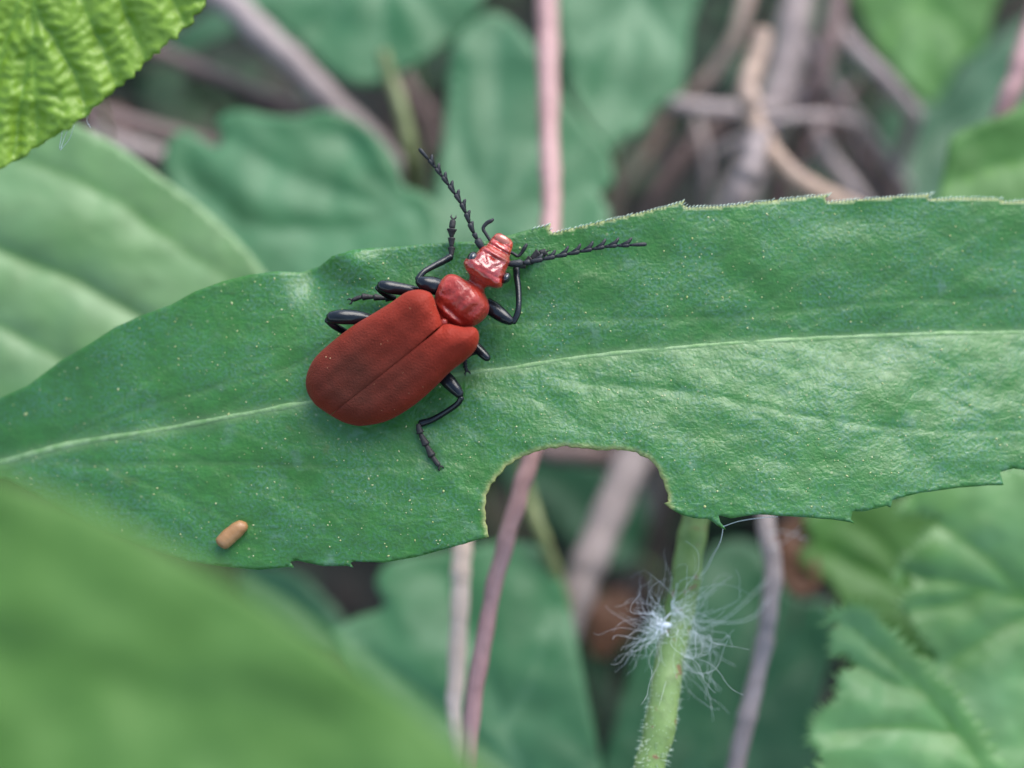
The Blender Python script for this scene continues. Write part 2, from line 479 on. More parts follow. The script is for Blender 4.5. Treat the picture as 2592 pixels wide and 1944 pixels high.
# ------------------------------------------------------------------ leaves
def blade_mesh(outline, zfun, spacing, veins=(), thick=0.02, seed=1, rimlines=(), wob=0.0, rings=(), vein_depth=1.0):
    """outline: closed px polygon. veins: (polyline px, half width px, depth cm)"""
    B = resample(outline, spacing * 0.8)
    mn, mx = B.min(0) - 1, B.max(0) + 1
    gy = np.arange(mn[1], mx[1], spacing * 0.866)
    pts = []
    for i, y in enumerate(gy):
        gx = np.arange(mn[0] + (i % 2) * spacing / 2, mx[0], spacing)
        pts.append(np.stack([gx, np.full_like(gx, y)], 1))
    G = np.vstack(pts)
    G = G[inside(G, B)]
    bd = segdist(G, np.vstack([B, B[:1]]))[0]
    G = G[bd > spacing * 0.6]
    nb = len(B)
    allp = np.vstack([B, G])
    edges = [(i, (i + 1) % nb) for i in range(nb)]
    res = delaunay_2d_cdt([Vector(p) for p in allp.tolist()], edges, [], 1, 1e-4)
    P = np.array([tuple(v) for v in res[0]]); F = [tuple(f) for f in res[2]]
    vein = np.zeros(len(P)); zoff = np.zeros(len(P))
    for pl, wpx, depth in veins:
        d, arc = segdist(P, pl)
        w = wpx * (1.0 - 0.6 * arc)
        g = np.exp(-(d / w) ** 2)
        vein = np.maximum(vein, g)
        zoff += depth * np.exp(-(d / (2.2 * w)) ** 2)
    z = zfun(P[:, 0], P[:, 1]) + zoff
    if wob:
        z = z + wob * fbm(P[:, 0] / 140, P[:, 1] / 140, seed)
    rim = np.zeros(len(P))
    for pl, wpx in rimlines:
        d, _ = segdist(P, pl); rim = np.maximum(rim, np.exp(-(d / wpx) ** 2))
    V = W(P[:, 0], P[:, 1], z)
    # orientation + normals
    tri = np.array(F)
    n = np.cross(V[tri[:, 1]] - V[tri[:, 0]], V[tri[:, 2]] - V[tri[:, 0]])
    flip = (n @ (-np.array(FWD))) < 0
    tri[flip] = tri[flip][:, [0, 2, 1]]; n[flip] *= -1
    vn = np.zeros_like(V)
    for k in range(3):
        np.add.at(vn, tri[:, k], n)
    vn /= np.linalg.norm(vn, axis=1)[:, None] + 1e-12
    nV = len(V)
    V2 = np.vstack([V, V - vn * thick])
    faces = [tuple(t) for t in tri] + [(t[0] + nV, t[2] + nV, t[1] + nV) for t in tri]
    # boundary edges
    cnt = {}
    for t in tri:
        for a, b in ((t[0], t[1]), (t[1], t[2]), (t[2], t[0])):
            cnt[(a, b)] = 1
    for (a, b) in cnt:
        if (b, a) not in cnt:
            faces.append((b, a, a + nV, b + nV))
    attrs = {'vein': np.r_[vein, vein], 'rim': np.r_[rim, rim],
             'leaf_uv': np.tile(np.c_[P / PXCM, np.full(nV, seed * 3.7)], (2, 1))}
    return V2, faces, attrs

def leaf(name, label, group, outline, zfun, mat, spacing=22, veins=(), petiole=None, pet_mat=None, pet_r=7, thick=0.02,
         seed=1, wob=0.02, lean=(0, 0), cat='leaf', ground=True, rimlines=()):
    V, F, A = blade_mesh(outline, zfun, spacing, veins, thick, seed, rimlines, wob)
    if petiole is None:
        c = np.array(outline).mean(0); petiole = [tuple(c), (c[0] + 10, c[1] + 40)]
    pz = [(p[0], p[1], float(zfun(np.array([p[0]]), np.array([p[1]]))[0]) - 0.04 - 0.25 * i, pet_r) for i, p in enumerate(petiole)]
    path = [W(*p[:3]) for p in pz]
    if ground: path = path + to_ground(path[-1], lean)
    root = thing(name, label, cat, path[-1], group)
    mesh_obj('blade', V, F, mat, root, attrs=A)
    c = catmull(path, 6)
    v, f = tube_data(c, cm(pet_r) * np.linspace(0.8, 1.3, len(c)), 8)
    mesh_obj('petiole', v, f, pet_mat or M['greenstem'], root)
    return root

def serrate(poly, step, depth, jit=0.3, seed=0, skew=0.7):
    """adds forward-leaning teeth along an outline"""
    r = random.Random(seed)
    P = resample(poly, step)
    out = []
    ctr = P.mean(0)
    for i in range(len(P)):
        a, b = P[i], P[(i + 1) % len(P)]
        t = b - a; nrm = np.array([t[1], -t[0]]); l = np.linalg.norm(nrm) + 1e-9
        nrm /= l
        if nrm @ (a - ctr) < 0: nrm = -nrm
        out.append(a)
        out.append(a + t * skew + nrm * depth * (1 + jit * r.uniform(-1, 1)))
    return np.array(out)

def plane_z(z0, cx, cy, sx, sy, curve=0.0, crx=0.0):
    """z (cm) with slopes per cm measured in the picture; sy > 0 means it rises towards the lower edge"""
    def f(px, py):
        dx = (px - cx) / PXCM; dy = (py - cy) / PXCM
        return z0 + sx * dx + sy * dy - curve * dy * dy - crx * dx * dx
    return f

# ---- the leaf the beetle walks on
UPPER = disp([(-420, 1030), (-260, 985), (-120, 925), (0, 860), (60, 833), (130, 780), (190, 745), (250, 706), (310, 680), (370, 658),
         (420, 630), (480, 608), (540, 593), (600, 586), (650, 589), (690, 576), (718, 553), (760, 540), (800, 536), (870, 532),
         (930, 526), (985, 523), (1050, 521), (1100, 508), (1150, 494), (1176, 488), (1190, 482), (1187, 496), (1194, 503), (1240, 492), (1300, 478),
         (1380, 460), (1440, 445), (1464, 438), (1479, 432), (1474, 442), (1486, 448), (1560, 445), (1650, 435), (1740, 425), (1772, 422), (1791, 419),
         (1782, 428), (1786, 436), (1850, 431), (1950, 423), (1998, 420), (2015, 417), (2004, 425), (2008, 430), (2070, 427), (2150, 428), (2163, 431), (2170, 436),
         (2212, 433), (2330, 432), (2480, 440), (2700, 480), (2950, 560)])
BITE = disp([(1057, 1157), (1049, 1130), (1046, 1095), (1051, 1072), (1048, 1068), (1060, 1045), (1090, 1010), (1130, 985), (1160, 974), (1168, 970), (1200, 966),
        (1225, 963), (1250, 965), (1290, 972), (1340, 970), (1375, 976), (1400, 990), (1420, 1012), (1435, 1042), (1443, 1068), (1444, 1082), (1436, 1086), (1450, 1097)])
_b = resample(np.array(BITE), 7, False); _k = np.arange(len(_b))
BITE = [tuple(p) for p in _b + np.stack([2.6 * vnoise(_k * 0.55, _k * 0, 3) + 1.2 * vnoise(_k * 1.7, _k * 0, 4), 2.6 * vnoise(_k * 0.55, _k * 0 + 9, 5)], 1)]
LOWER = disp([(3000, 720), (2800, 880), (2600, 960), (2400, 1000), (2250, 1020), (2190, 1012), (2160, 1020), (2168, 1047), (2140, 1047), (2060, 1054), (1990, 1064), (1928, 1080), (1924, 1096), (1918, 1092), (1870, 1104), (1842, 1104),
         (1838, 1122), (1846, 1130), (1830, 1126), (1800, 1121), (1700, 1115), (1640, 1110), (1580, 1119), (1552, 1113), (1556, 1128), (1568, 1143), (1550, 1134), (1530, 1120),
         (1500, 1119), (1470, 1110)]) + BITE[::-1] + disp([(1030, 1166), (980, 1181), (900, 1203), (830, 1215), (764, 1213),
         (756, 1216), (762, 1226), (750, 1222), (700, 1223), (642, 1211), (626, 1214), (634, 1226), (620, 1225), (560, 1231), (480, 1224), (400, 1212), (300, 1180), (200, 1140), (100, 1085), (20, 1040), (-80, 1020), (-260, 1045), (-420, 1080)])
MAIN_OUT = np.array(UPPER + LOWER)
MIDRIB = catmull(disp([(-470, 1060), (-300, 1040), (-100, 1022), (0, 1000), (100, 974), (200, 952), (300, 937), (400, 919), (500, 900), (600, 882), (680, 868), (800, 842),
                       (1000, 808), (1100, 796), (1200, 780), (1300, 767), (1400, 757), (1600, 741), (1800, 730), (2000, 722), (2212, 718),
                       (2400, 708), (2700, 690), (2980, 640)]), 4)
_mx, _my = MIDRIB[:, 0], MIDRIB[:, 1]

def zmain(px, py):
    px = np.asarray(px, float); py = np.asarray(py, float)
    my = np.interp(px, _mx, _my)
    d = (py - my) / PXCM                        # + below the midrib
    x = (px - 1250) / PXCM
    right = 1 / (1 + np.exp(-(px - 1150) / 260))
    lo = np.clip(d, 0, None); up = np.clip(-d, 0, None)
    z = (0.16 + 0.22 * right) * lo - (0.09 + 0.02 * right) * lo ** 2
    z = z + (0.04 + 0.03 * right) * up - (0.12 - 0.06 * right) * up ** 2
    z = z - np.where(x < 0, 0.045, 0.03) * x ** 2
    # curl of the upper rim left of the beetle
    z = z + 0.10 * np.exp(-(((px - 890) / 70) ** 2 + ((py - 660) / 55) ** 2)) - 0.12 * np.exp(-(((px - 800) / 60) ** 2 + ((py - 690) / 60) ** 2))
    soft = 0.018 * fbm(px / 150, py / 110, 5, 2)
    rough = 0.004 * fbm(px / 34, py / 26, 11, 2) * (0.35 + 0.65 * np.clip(lo * 6, 0, 1))
    return z + soft + rough

def zl(px, py): return float(zmain(np.array([px]), np.array([py]))[0])

def build_main():
    mv = [(MIDRIB, 7.5, 0.0),
          (catmull(disp([(110, 970), (200, 925), (300, 888), (420, 850), (560, 812), (680, 775)]), 4), 6, -0.006),
          (catmull(disp([(60, 1000), (200, 1006), (350, 1003), (550, 1004), (760, 1012), (900, 1010)]), 4), 6, -0.008),
          (catmull(disp([(1060, 700), (1300, 690), (1500, 690), (1700, 675), (1900, 655), (2212, 640)]), 4), 5, -0.006),
          (catmull(disp([(1250, 830), (1500, 850), (1750, 900), (2000, 930), (2300, 930)]), 4), 5, -0.008)]
    for k, x0 in enumerate(range(80, 2600, 210)):
        y0 = float(np.interp(x0, _mx, _my))
        for sg in (-1, 1):
            ln = 520 + 60 * math.sin(k * 2.3 + sg)
            mv.append((catmull([(x0, y0), (x0 + ln * .35, y0 + sg * 70 - ln * .05), (x0 + ln * .7, y0 + sg * 170 - ln * .08), (x0 + ln, y0 + sg * 250 - ln * .1)], 4), 5, -0.003))
    V, F, A = blade_mesh(MAIN_OUT, zmain, 9.0, mv, 0.022, 2, [(np.array(BITE), 7.0), (np.array(UPPER)[25:], 3.0)], 0.0)
    # lateral veins only tint faintly
    P = A['leaf_uv'][:, :2] * PXCM
    d, arc = segdist(P, MIDRIB)
    base = 0.8 * np.exp(-(d / (18 * (1 - 0.4 * arc))) ** 2)
    A['vein'] = np.maximum(base, A['vein'] * 0.26)
    pet = [W(p[0], p[1], zl(*p) - 0.02) for p in MIDRIB[:14:4]]
    start = W(-470 * S, 1062 * S, zl(-470 * S, 1062 * S) - 0.05)
    path = [W(MIDRIB[12][0], MIDRIB[12][1], zl(*MIDRIB[12]) - 0.03), start] + to_ground(start, (-1.6, 0.6), 5)
    root = thing('leaf', 'long green leaf with a bitten notch, carrying the red beetle', 'leaf', path[-1], None)
    mesh_obj('blade', V, F, M['main'], root, attrs=A)
    c = catmull(path, 8)
    v, f = tube_data(c, np.linspace(0.035, 0.07, len(c)), 10)
    mesh_obj('petiole', v, f, M['greenstem'], root)
    # midrib: slim raised cord set in the blade
    mp = MIDRIB[4:]
    z = zmain(mp[:, 0], mp[:, 1])
    path = W(mp[:, 0], mp[:, 1] , z - 0.014)
    t = np.linspace(0, 1, len(mp))
    mesh_path_r = 0.034 * (1 - 0.3 * t) * (1 + 0.18 * vnoise(t * 60, t * 0, 3))
    path = W(mp[:, 0], mp[:, 1], z - 0.84 * mesh_path_r)
    v, f = tube_data(path, mesh_path_r, 10)
    mesh_obj('midrib', v, f, M['midrib'], root)
    # fine hairs along the rim
    J = Joiner(); r = random.Random(3)
    up = resample(np.array(UPPER)[24:-3], 9, False); lw = resample(np.array(LOWER)[4:-8], 13, False)
    for line, sgn, dens in ((up, -1, 0.9),):
        for i in range(len(line) - 1):
            if r.random() > dens: continue
            p = line[i]; t = line[i + 1] - line[i]; t = t / (np.linalg.norm(t) + 1e-9)
            fw = abs(t[0]) > 0.5
            if not fw or np.min(np.hypot(*(np.array(BITE) - p).T)) < 45: continue
            ln = r.uniform(6, 12) * (1.0 if sgn < 0 else 0.55)
            q = p + np.array([ln * 0.9, sgn * ln * 0.55])
            z0 = zl(*p)
            a, b = W(p[0], p[1] - sgn * 2, z0), W(q[0], q[1], z0 + r.uniform(0, 0.03))
            J.tube([a, (a + b) / 2 + np.array([0, 0, 0.002]), b], [0.0036, 0.003, 0.001], 4)
    tag(J.build('rim_hairs', M['hair'], root), None, None, kind='stuff')
    # pollen grains and dust on the blade
    J = Joiner()
    Vt = V[:len(V) // 2]; Pt = P[:len(V) // 2]
    vis = np.where((Pt[:, 0] > -50) & (Pt[:, 0] < 2650))[0]
    vis = vis[segdist(Pt[vis], np.vstack([MAIN_OUT, MAIN_OUT[:1]]))[0] > 14]
    ico = [(0, 0, 1), (.89, 0, .45), (.28, .85, .45), (-.72, .53, .45), (-.72, -.53, .45), (.28, -.85, .45), (0, 0, -.3)]
    icf = [(0, 1, 2), (0, 2, 3), (0, 3, 4), (0, 4, 5), (0, 5, 1), (6, 2, 1), (6, 3, 2), (6, 4, 3), (6, 5, 4), (6, 1, 5)]
    for i in rng.choice(vis, 1100, replace=False):
        s = 0.003 + 0.0045 * random.random() ** 3
        if random.random() < 0.02: s *= 1.9
        st = 1 + 1.2 * random.random() ** 3
        a = random.uniform(0, 6.28); ca, sa = math.cos(a), math.sin(a)
        vv = [((x * st * ca - y * sa) * s, (x * st * sa + y * ca) * s, z_ * s * 0.6) for x, y, z_ in ico]
        J.add(np.array(vv) @ RMAT.T + Vt[i], icf)
    tag(J.build('pollen_specks', M['speck'], root), None, None, kind='stuff')
    return root
build_main()

# ---- large pale leaf behind, left
LV = [catmull(disp(p), 5) for p in (
    [(-300, 360), (-150, 455), (0, 540), (150, 600), (250, 655), (350, 712), (470, 780), (560, 830)],
    [(-300, 140), (-150, 230), (0, 325), (110, 365), (240, 425), (330, 490), (420, 555), (520, 620)],
    [(-300, 560), (-150, 640), (0, 705), (120, 770), (200, 815), (330, 850)])]
def zleft(px, py):
    P = np.stack([np.asarray(px, float), np.asarray(py, float)], 1)
    z = -1.75 - 0.25 * (972 - P[:, 1]) / PXCM - 0.05 * (P[:, 0] - 300) / PXCM
    for l, a, w in zip(LV, (-0.10, -0.035, -0.06), (38, 30, 35)):
        d, _ = segdist(P, l, True)
        z = z + a * np.exp(-(np.abs(d) / w))
    return z
leaf('leaf', 'pale lance-shaped leaf with long parallel veins, behind the bitten leaf', None,
     catmull(disp([(-420, 60), (-200, 90), (0, 170), (100, 228), (170, 270), (260, 318), (350, 383), (450, 458), (520, 525), (575, 592), (640, 700), (600, 800),
           (350, 880), (100, 905), (-200, 900), (-420, 760)]), 4, True), zleft, M['pale'], 16,
     [(LV[0], 12, 0), (LV[1], 8, 0), (LV[2], 9, 0)], petiole=disp([(-380, 330), (-460, 290)]), seed=5, wob=0.02, lean=(-0.5, 1.0))

# ---- out-of-focus leaf in front, lower left
FV = [catmull(disp(p), 5) for p in ([(-300, 1260), (0, 1400), (300, 1480), (560, 1600), (760, 1760)], [(-300, 1500), (0, 1620), (250, 1700)])]
def zfore(px, py):
    P = np.stack([np.asarray(px, float), np.asarray(py, float)], 1)
    z = 4.2 + 0.12 * (P[:, 1] - 1500) / PXCM
    d, _ = segdist(P, FV[0], True)
    return z - 0.06 * np.exp(-np.abs(d) / 130) - 0.02 * (d / PXCM) ** 2
leaf('leaf', 'blurred broad green leaf overlapping the stalk end of the bitten leaf', None,
     catmull(disp([(-420, 860), (-200, 945), (0, 1024), (100, 1058), (200, 1096), (300, 1146), (420, 1213), (560, 1287), (700, 1380), (800, 1452), (880, 1508), (950, 1565),
           (1050, 1658), (1110, 1750), (1060, 1880), (800, 1960), (200, 1960), (-420, 1800)]), 4, True), zfore, M['fore'], 26,
     [(FV[0], 22, 0), (FV[1], 14, 0)], petiole=disp([(-380, 1240), (-480, 1200)]), seed=8, wob=0.03, lean=(-1.5, 2.0))

# ---- crinkled bramble leaf, top left
BV = [catmull(disp(p), 5) for p in (
    [(60, -320), (66, -100), (70, 0), (74, 120), (80, 250), (84, 380), (84, 420)],
    [(66, -120), (75, 10), (120, 90), (170, 180), (200, 290)],
    [(64, -280), (150, -60), (200, 50), (240, 150), (262, 210)],
    [(66, -330), (210, -140), (262, 0), (300, 90), (336, 170)],
    [(90, -360), (300, -200), (350, -60), (385, 20), (420, 80)],
    [(66, -100), (30, 40), (0, 140), (-20, 300)], [(66, 100), (50, 200), (30, 330)])]
def zbram(px, py):
    P = np.stack([np.asarray(px, float), np.asarray(py, float)], 1)
    dm = np.full(len(P), 1e9); arcs = np.zeros(len(P))
    for l in BV:
        d, a = segdist(P, l)
        m = d < dm; dm[m] = d[m]; arcs[m] = a[m] * np.linalg.norm(np.diff(l, axis=0), axis=1).sum()
    z = 0.55 - 0.16 * (P[:, 0] - 250) / PXCM * 0.5 - 0.10 * (P[:, 1] - 250) / PXCM
    pil = np.clip(dm / 38.0, 0, 1.2)
    z = z + 0.05 * (1 - np.exp(-2.0 * pil ** 1.4))
    # cross ribs between the side veins
    ph = arcs / 30.0 * 2 * math.pi + 4.0 * vnoise(P[:, 0] / 55, P[:, 1] / 55, 4) - dm / 22
    amp = 0.5 + 0.5 * vnoise(P[:, 0] / 45, P[:, 1] / 45, 6)
    z = z + 0.012 * amp * np.sin(ph) * np.clip(dm / 14, 0, 1) + 0.010 * vnoise(P[:, 0] / 15, P[:, 1] / 15, 8) + 0.02 * vnoise(P[:, 0] / 50, P[:, 1] / 50, 18)
    return z
bo = disp([(440, -400), (455, -200), (447, -40), (441, 10), (432, 28), (418, 34), (415, 48), (408, 58), (396, 58), (384, 72), (380, 84), (364, 84), (358, 97), (346, 103),
      (342, 117), (330, 118), (322, 130), (310, 136), (304, 150), (292, 152), (287, 168), (272, 172), (266, 184), (250, 190), (243, 203), (226, 211), (214, 226), (198, 232),
      (188, 248), (170, 258), (150, 277), (132, 285), (118, 296), (96, 303), (84, 318), (66, 322), (52, 338), (30, 346), (14, 358), (-40, 380), (-160, 400), (-300, 300), (-350, 0), (-300, -300), (0, -450)])
leaf('leaf', 'crinkled yellow-green toothed leaf with deep veins', None, np.array(bo), zbram, M['bramble'], 7.5,
     [(l, 6, 0) for l in BV], petiole=disp([(62, -420), (60, -520)]), seed=11, wob=0.0, lean=(-1, 3))

# ---- leaves further back (hop-like, lobed)
bgl = [
 # name label outline, (z0, cx, cy, sx, sy), mat, veins, petiole
 ('blue-green lobed leaf under the upright antenna', 'blue',
  [(468, 264), (488, 243), (530, 238), (580, 249), (640, 252), (700, 238), (760, 255), (820, 302), (855, 350), (872, 400), (935, 430), (960, 520), (940, 610), (600, 650),
   (500, 570), (420, 480), (368, 400), (352, 350), (368, 300), (400, 283), (440, 305), (468, 318), (478, 290)],
  (-3.0, 650, 420, 0.10, 0.45), [[(900, 470), (760, 430), (620, 380), (500, 300)], [(900, 470), (800, 380), (740, 290)], [(900, 470), (700, 500), (520, 480), (400, 380)]], [(900, 470), (935, 520)]),
 ('broad bluish leaf crossed by the upright pink stem', 'blue',
  [(985, 90), (1010, 55), (1060, 26), (1110, 48), (1165, 110), (1215, 200), (1265, 268), (1312, 322), (1326, 390), (1296, 420), (1318, 470), (1260, 560), (1000, 580), (920, 520), (935, 430),
   (950, 340), (965, 230), (972, 140)],
  (-3.4, 1100, 300, -0.05, 0.5), [[(1050, 560), (1060, 400), (1070, 240), (1070, 60)], [(1055, 470), (1140, 360), (1220, 260)], [(1055, 480), (1180, 440), (1300, 400)], [(1055, 450), (990, 300), (985, 160)]], [(1050, 540), (1060, 600)]),
 ('rounded heart-tipped leaf hanging over the dark gap', 'blue',
  [(470, -80), (520, 10), (580, 40), (650, 92), (715, 158), (760, 180), (795, 185), (850, 166), (925, 122), (985, 82), (1022, 40), (1050, -20), (1060, -100), (800, -160)],
  (-4.0, 780, 60, 0.0, 0.40), [[(835, -140), (830, 0), (822, 100), (812, 178)], [(833, -60), (740, 0), (680, 80)], [(833, -60), (920, 10), (960, 70)]], [(835, -140), (840, -220)]),
 ('wide dull green leaf touching the tan dead stems', 'blue',
  [(1213, -100), (1510, -100), (1492, 60), (1484, 140), (1470, 205), (1420, 235), (1385, 290), (1352, 300), (1320, 330), (1290, 300), (1250, 240), (1222, 150)],
  (-4.3, 1350, 110, -0.1, 0.45), [[(1380, -100), (1370, 50), (1345, 180), (1320, 300)], [(1375, 0), (1440, 90), (1465, 180)], [(1375, 0), (1290, 90), (1245, 200)]], [(1380, -90), (1390, -180)]),
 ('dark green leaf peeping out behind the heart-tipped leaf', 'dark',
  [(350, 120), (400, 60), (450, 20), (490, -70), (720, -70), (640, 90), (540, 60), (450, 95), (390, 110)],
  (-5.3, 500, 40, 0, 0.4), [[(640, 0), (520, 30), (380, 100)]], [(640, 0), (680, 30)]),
 ('light green drooping leaf above the dark leafy gap', 'lime',
  [(1840, -90), (2150, -90), (2140, 40), (2122, 105), (2070, 138), (2042, 190), (2008, 226), (1974, 200), (1944, 168), (1900, 110), (1866, 50)],
  (-4.6, 2000, 60, 0.0, 0.35), [[(1990, -90), (1995, 50), (2005, 210)], [(1990, 0), (1930, 60), (1905, 105)], [(1990, 0), (2060, 60), (2090, 120)]], [(1990, -80), (1990, -160)]),
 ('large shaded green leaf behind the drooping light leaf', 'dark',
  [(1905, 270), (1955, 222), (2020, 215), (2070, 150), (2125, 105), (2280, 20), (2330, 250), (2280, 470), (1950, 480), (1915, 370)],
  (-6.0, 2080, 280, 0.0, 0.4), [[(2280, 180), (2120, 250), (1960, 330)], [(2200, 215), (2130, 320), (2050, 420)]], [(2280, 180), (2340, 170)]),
 ('bright green leaf edge above the toothed rim, by a pink stalk', 'lime',
  [(2046, 335), (2058, 294), (2110, 270), (2180, 242), (2270, 196), (2400, 250), (2400, 520), (2100, 560), (2020, 470), (2034, 400)],
  (-2.2, 2150, 380, 0.0, 0.3), [[(2380, 330), (2220, 350), (2050, 400)]], [(2380, 330), (2450, 330)]),
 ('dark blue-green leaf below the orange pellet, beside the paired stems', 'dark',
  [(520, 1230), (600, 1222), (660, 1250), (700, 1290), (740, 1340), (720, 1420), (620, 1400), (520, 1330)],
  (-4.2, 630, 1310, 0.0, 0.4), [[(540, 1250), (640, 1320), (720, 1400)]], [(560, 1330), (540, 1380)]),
 ('broad blue-green leaf behind the paired beige and pink stems', 'blue',
  [(812, 1262), (830, 1222), (880, 1200), (1000, 1185), (1080, 1170), (1170, 1185), (1225, 1290), (1262, 1470), (1300, 1660), (1310, 1820), (950, 1850), (850, 1640), (715, 1400), (755, 1340), (828, 1312)],
  (-2.7, 1020, 1450, 0.0, 0.45), [[(1180, 1820), (1120, 1650), (1040, 1450), (960, 1240)], [(1130, 1680), (960, 1560), (800, 1420)], [(1090, 1570), (1160, 1440), (1190, 1300)]], [(1180, 1800), (1200, 1880)]),
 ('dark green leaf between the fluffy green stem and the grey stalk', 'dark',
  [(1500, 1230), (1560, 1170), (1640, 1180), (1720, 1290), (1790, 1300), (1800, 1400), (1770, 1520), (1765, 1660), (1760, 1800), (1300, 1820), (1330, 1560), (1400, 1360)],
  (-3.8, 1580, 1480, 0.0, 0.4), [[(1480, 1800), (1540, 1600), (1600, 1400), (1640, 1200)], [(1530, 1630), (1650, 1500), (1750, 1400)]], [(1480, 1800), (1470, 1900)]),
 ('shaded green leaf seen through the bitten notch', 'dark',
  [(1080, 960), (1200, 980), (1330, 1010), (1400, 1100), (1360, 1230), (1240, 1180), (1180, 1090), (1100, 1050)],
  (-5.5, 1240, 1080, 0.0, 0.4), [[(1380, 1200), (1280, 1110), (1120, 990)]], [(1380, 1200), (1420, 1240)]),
]
for i, (lab, mt, outl, (z0, cx, cy, sx, sy), vs, pet) in enumerate(bgl):
    oo = catmull(disp(outl), 4, True)
    base = plane_z(z0, cx * S, cy * S, sx, sy, 0.04, 0.05)
    vv = [catmull(disp(v), 5) for v in vs]
    def zf(px, py, base=base, vv=vv, i=i):
        P = np.stack([np.asarray(px, float), np.asarray(py, float)], 1)
        z = base(px, py)
        d = np.min([segdist(P, l)[0] for l in vv], axis=0)
        return z + 0.09 * (1 - np.exp(-d / 70)) + 0.028 * fbm(P[:, 0] / 120, P[:, 1] / 120, 20 + i, 2)
    leaf('leaf', lab, 'leaves in the undergrowth', oo, zf, M[mt], 20, [(v, 9, 0) for v in vv],
         petiole=disp(pet), seed=20 + i, lean=(random.uniform(-0.8, 0.8), random.uniform(0.3, 1.5)), pet_r=9)

# ---- toothed fresh leaves, lower right (photo pixels)
fresh = [
 ('toothed pale green leaf tucked under the bitten leaf', 'fresh',
  [(2338, 1225), (2300, 1268), (2280, 1296), (2300, 1316), (2345, 1322), (2370, 1330), (2350, 1372), (2310, 1402), (2288, 1432), (2264, 1456), (2296, 1468), (2330, 1468), (2308, 1496),
   (2284, 1536), (2312, 1552), (2336, 1566), (2320, 1592), (2340, 1600), (2356, 1634), (2330, 1680), (2320, 1760), (2400, 1880), (2520, 1960), (2700, 1900), (2850, 1600), (2800, 1250), (2600, 1190), (2450, 1200)],
  (-1.9, 2500, 1500, -0.1, 0.30), [[(2780, 1560), (2600, 1520), (2450, 1480), (2280, 1450)], [(2600, 1520), (2480, 1400), (2320, 1300)], [(2650, 1540), (2520, 1600), (2400, 1680)], [(2500, 1490), (2400, 1530), (2300, 1540)]], [(2780, 1560), (2880, 1580)]),
 ('toothed light green leaf with a shiny fold beside its midrib', 'fresh',
  [(2096, 1574), (2128, 1548), (2185, 1543), (2226, 1583), (2287, 1639), (2343, 1695), (2409, 1756), (2460, 1823), (2511, 1914), (2570, 2060), (2300, 2200), (2120, 2120), (2050, 2010), (2088, 1936), (2100, 1905), (2064, 1882), (2060, 1848),
   (2080, 1810), (2104, 1787), (2142, 1758), (2124, 1728), (2152, 1697), (2116, 1664), (2110, 1612)],
  (-1.3, 2280, 1800, -0.15, 0.25), [[(2540, 2060), (2470, 1930), (2380, 1800), (2280, 1700), (2150, 1580)], [(2420, 1860), (2300, 1840), (2120, 1850)], [(2340, 1760), (2240, 1720), (2140, 1670)], [(2480, 1960), (2300, 1960), (2130, 1960)]], [(2540, 2050), (2600, 2150)]),
 ('mid-green leaf lobe between the toothed leaves and the red dead leaf', 'lime',
  [(2030, 1404), (2064, 1380), (2052, 1336), (2046, 1300), (2200, 1270), (2400, 1280), (2480, 1500), (2500, 1800), (2330, 1800), (2190, 1620), (2124, 1504), (2108, 1468), (2056, 1446)],
  (-3.0, 2240, 1450, 0.0, 0.35), [[(2420, 1640), (2280, 1500), (2100, 1400)], [(2330, 1550), (2250, 1400), (2150, 1320)]], [(2420, 1640), (2480, 1720)]),
]
for i, (lab, mt, outl, (z0, cx, cy, sx, sy), vs, pet) in enumerate(fresh):
    oo = catmull(outl, 3, True)
    oo = serrate(oo, 52 if i < 2 else 70, 27 if i < 2 else 14, 0.4, i, 0.6)
    base = plane_z(z0, cx, cy, sx, sy, 0.03, 0.04)
    vv = [catmull(v, 5) for v in vs]
    def zf(px, py, base=base, vv=vv, i=i):
        P = np.stack([np.asarray(px, float), np.asarray(py, float)], 1)
        d = np.min([segdist(P, l)[0] for l in vv], axis=0)
        return base(px, py) + 0.07 * (1 - np.exp(-d / 40)) + 0.015 * fbm(P[:, 0] / 70, P[:, 1] / 70, 40 + i, 2)
    leaf('leaf', lab, None, oo, zf, M[mt], 14, [(v, 8, 0) for v in vv], petiole=pet, seed=50 + i,
         lean=(1.0, 1.0), pet_r=9)

# ---- dead leaf scraps on the litter
for lab, outl, z0, sd in (('red-brown dead leaf scrap beside the grey stalk', [(1680, 1150), (1740, 1110), (1760, 1180), (1770, 1260), (1720, 1290), (1685, 1240)], -3.0, 61),
                      ('orange-brown dead leaf scrap behind the white fluff', [(1270, 1310), (1330, 1270), (1370, 1300), (1360, 1360), (1310, 1420), (1270, 1400)], -4.2, 62),
                      ('orange dead leaf scrap beside the crinkled leaf', [(170, 255), (230, 225), (290, 255), (300, 300), (240, 310), (190, 290)], -5.2, 63)):
    c = np.array(disp(outl)).mean(0)
    leaf('dead_leaf', lab, None, catmull(disp(outl), 4, True), plane_z(z0, c[0], c[1], 0.1, 0.5), M['deadleaf'], 16,
         [(np.array([c - 60, c + 60]), 8, 0.02)], petiole=[tuple(c), (c[0] + 20, c[1] + 30)], pet_mat=M['brown'], pet_r=6, seed=sd, wob=0.08, cat='dead leaf')

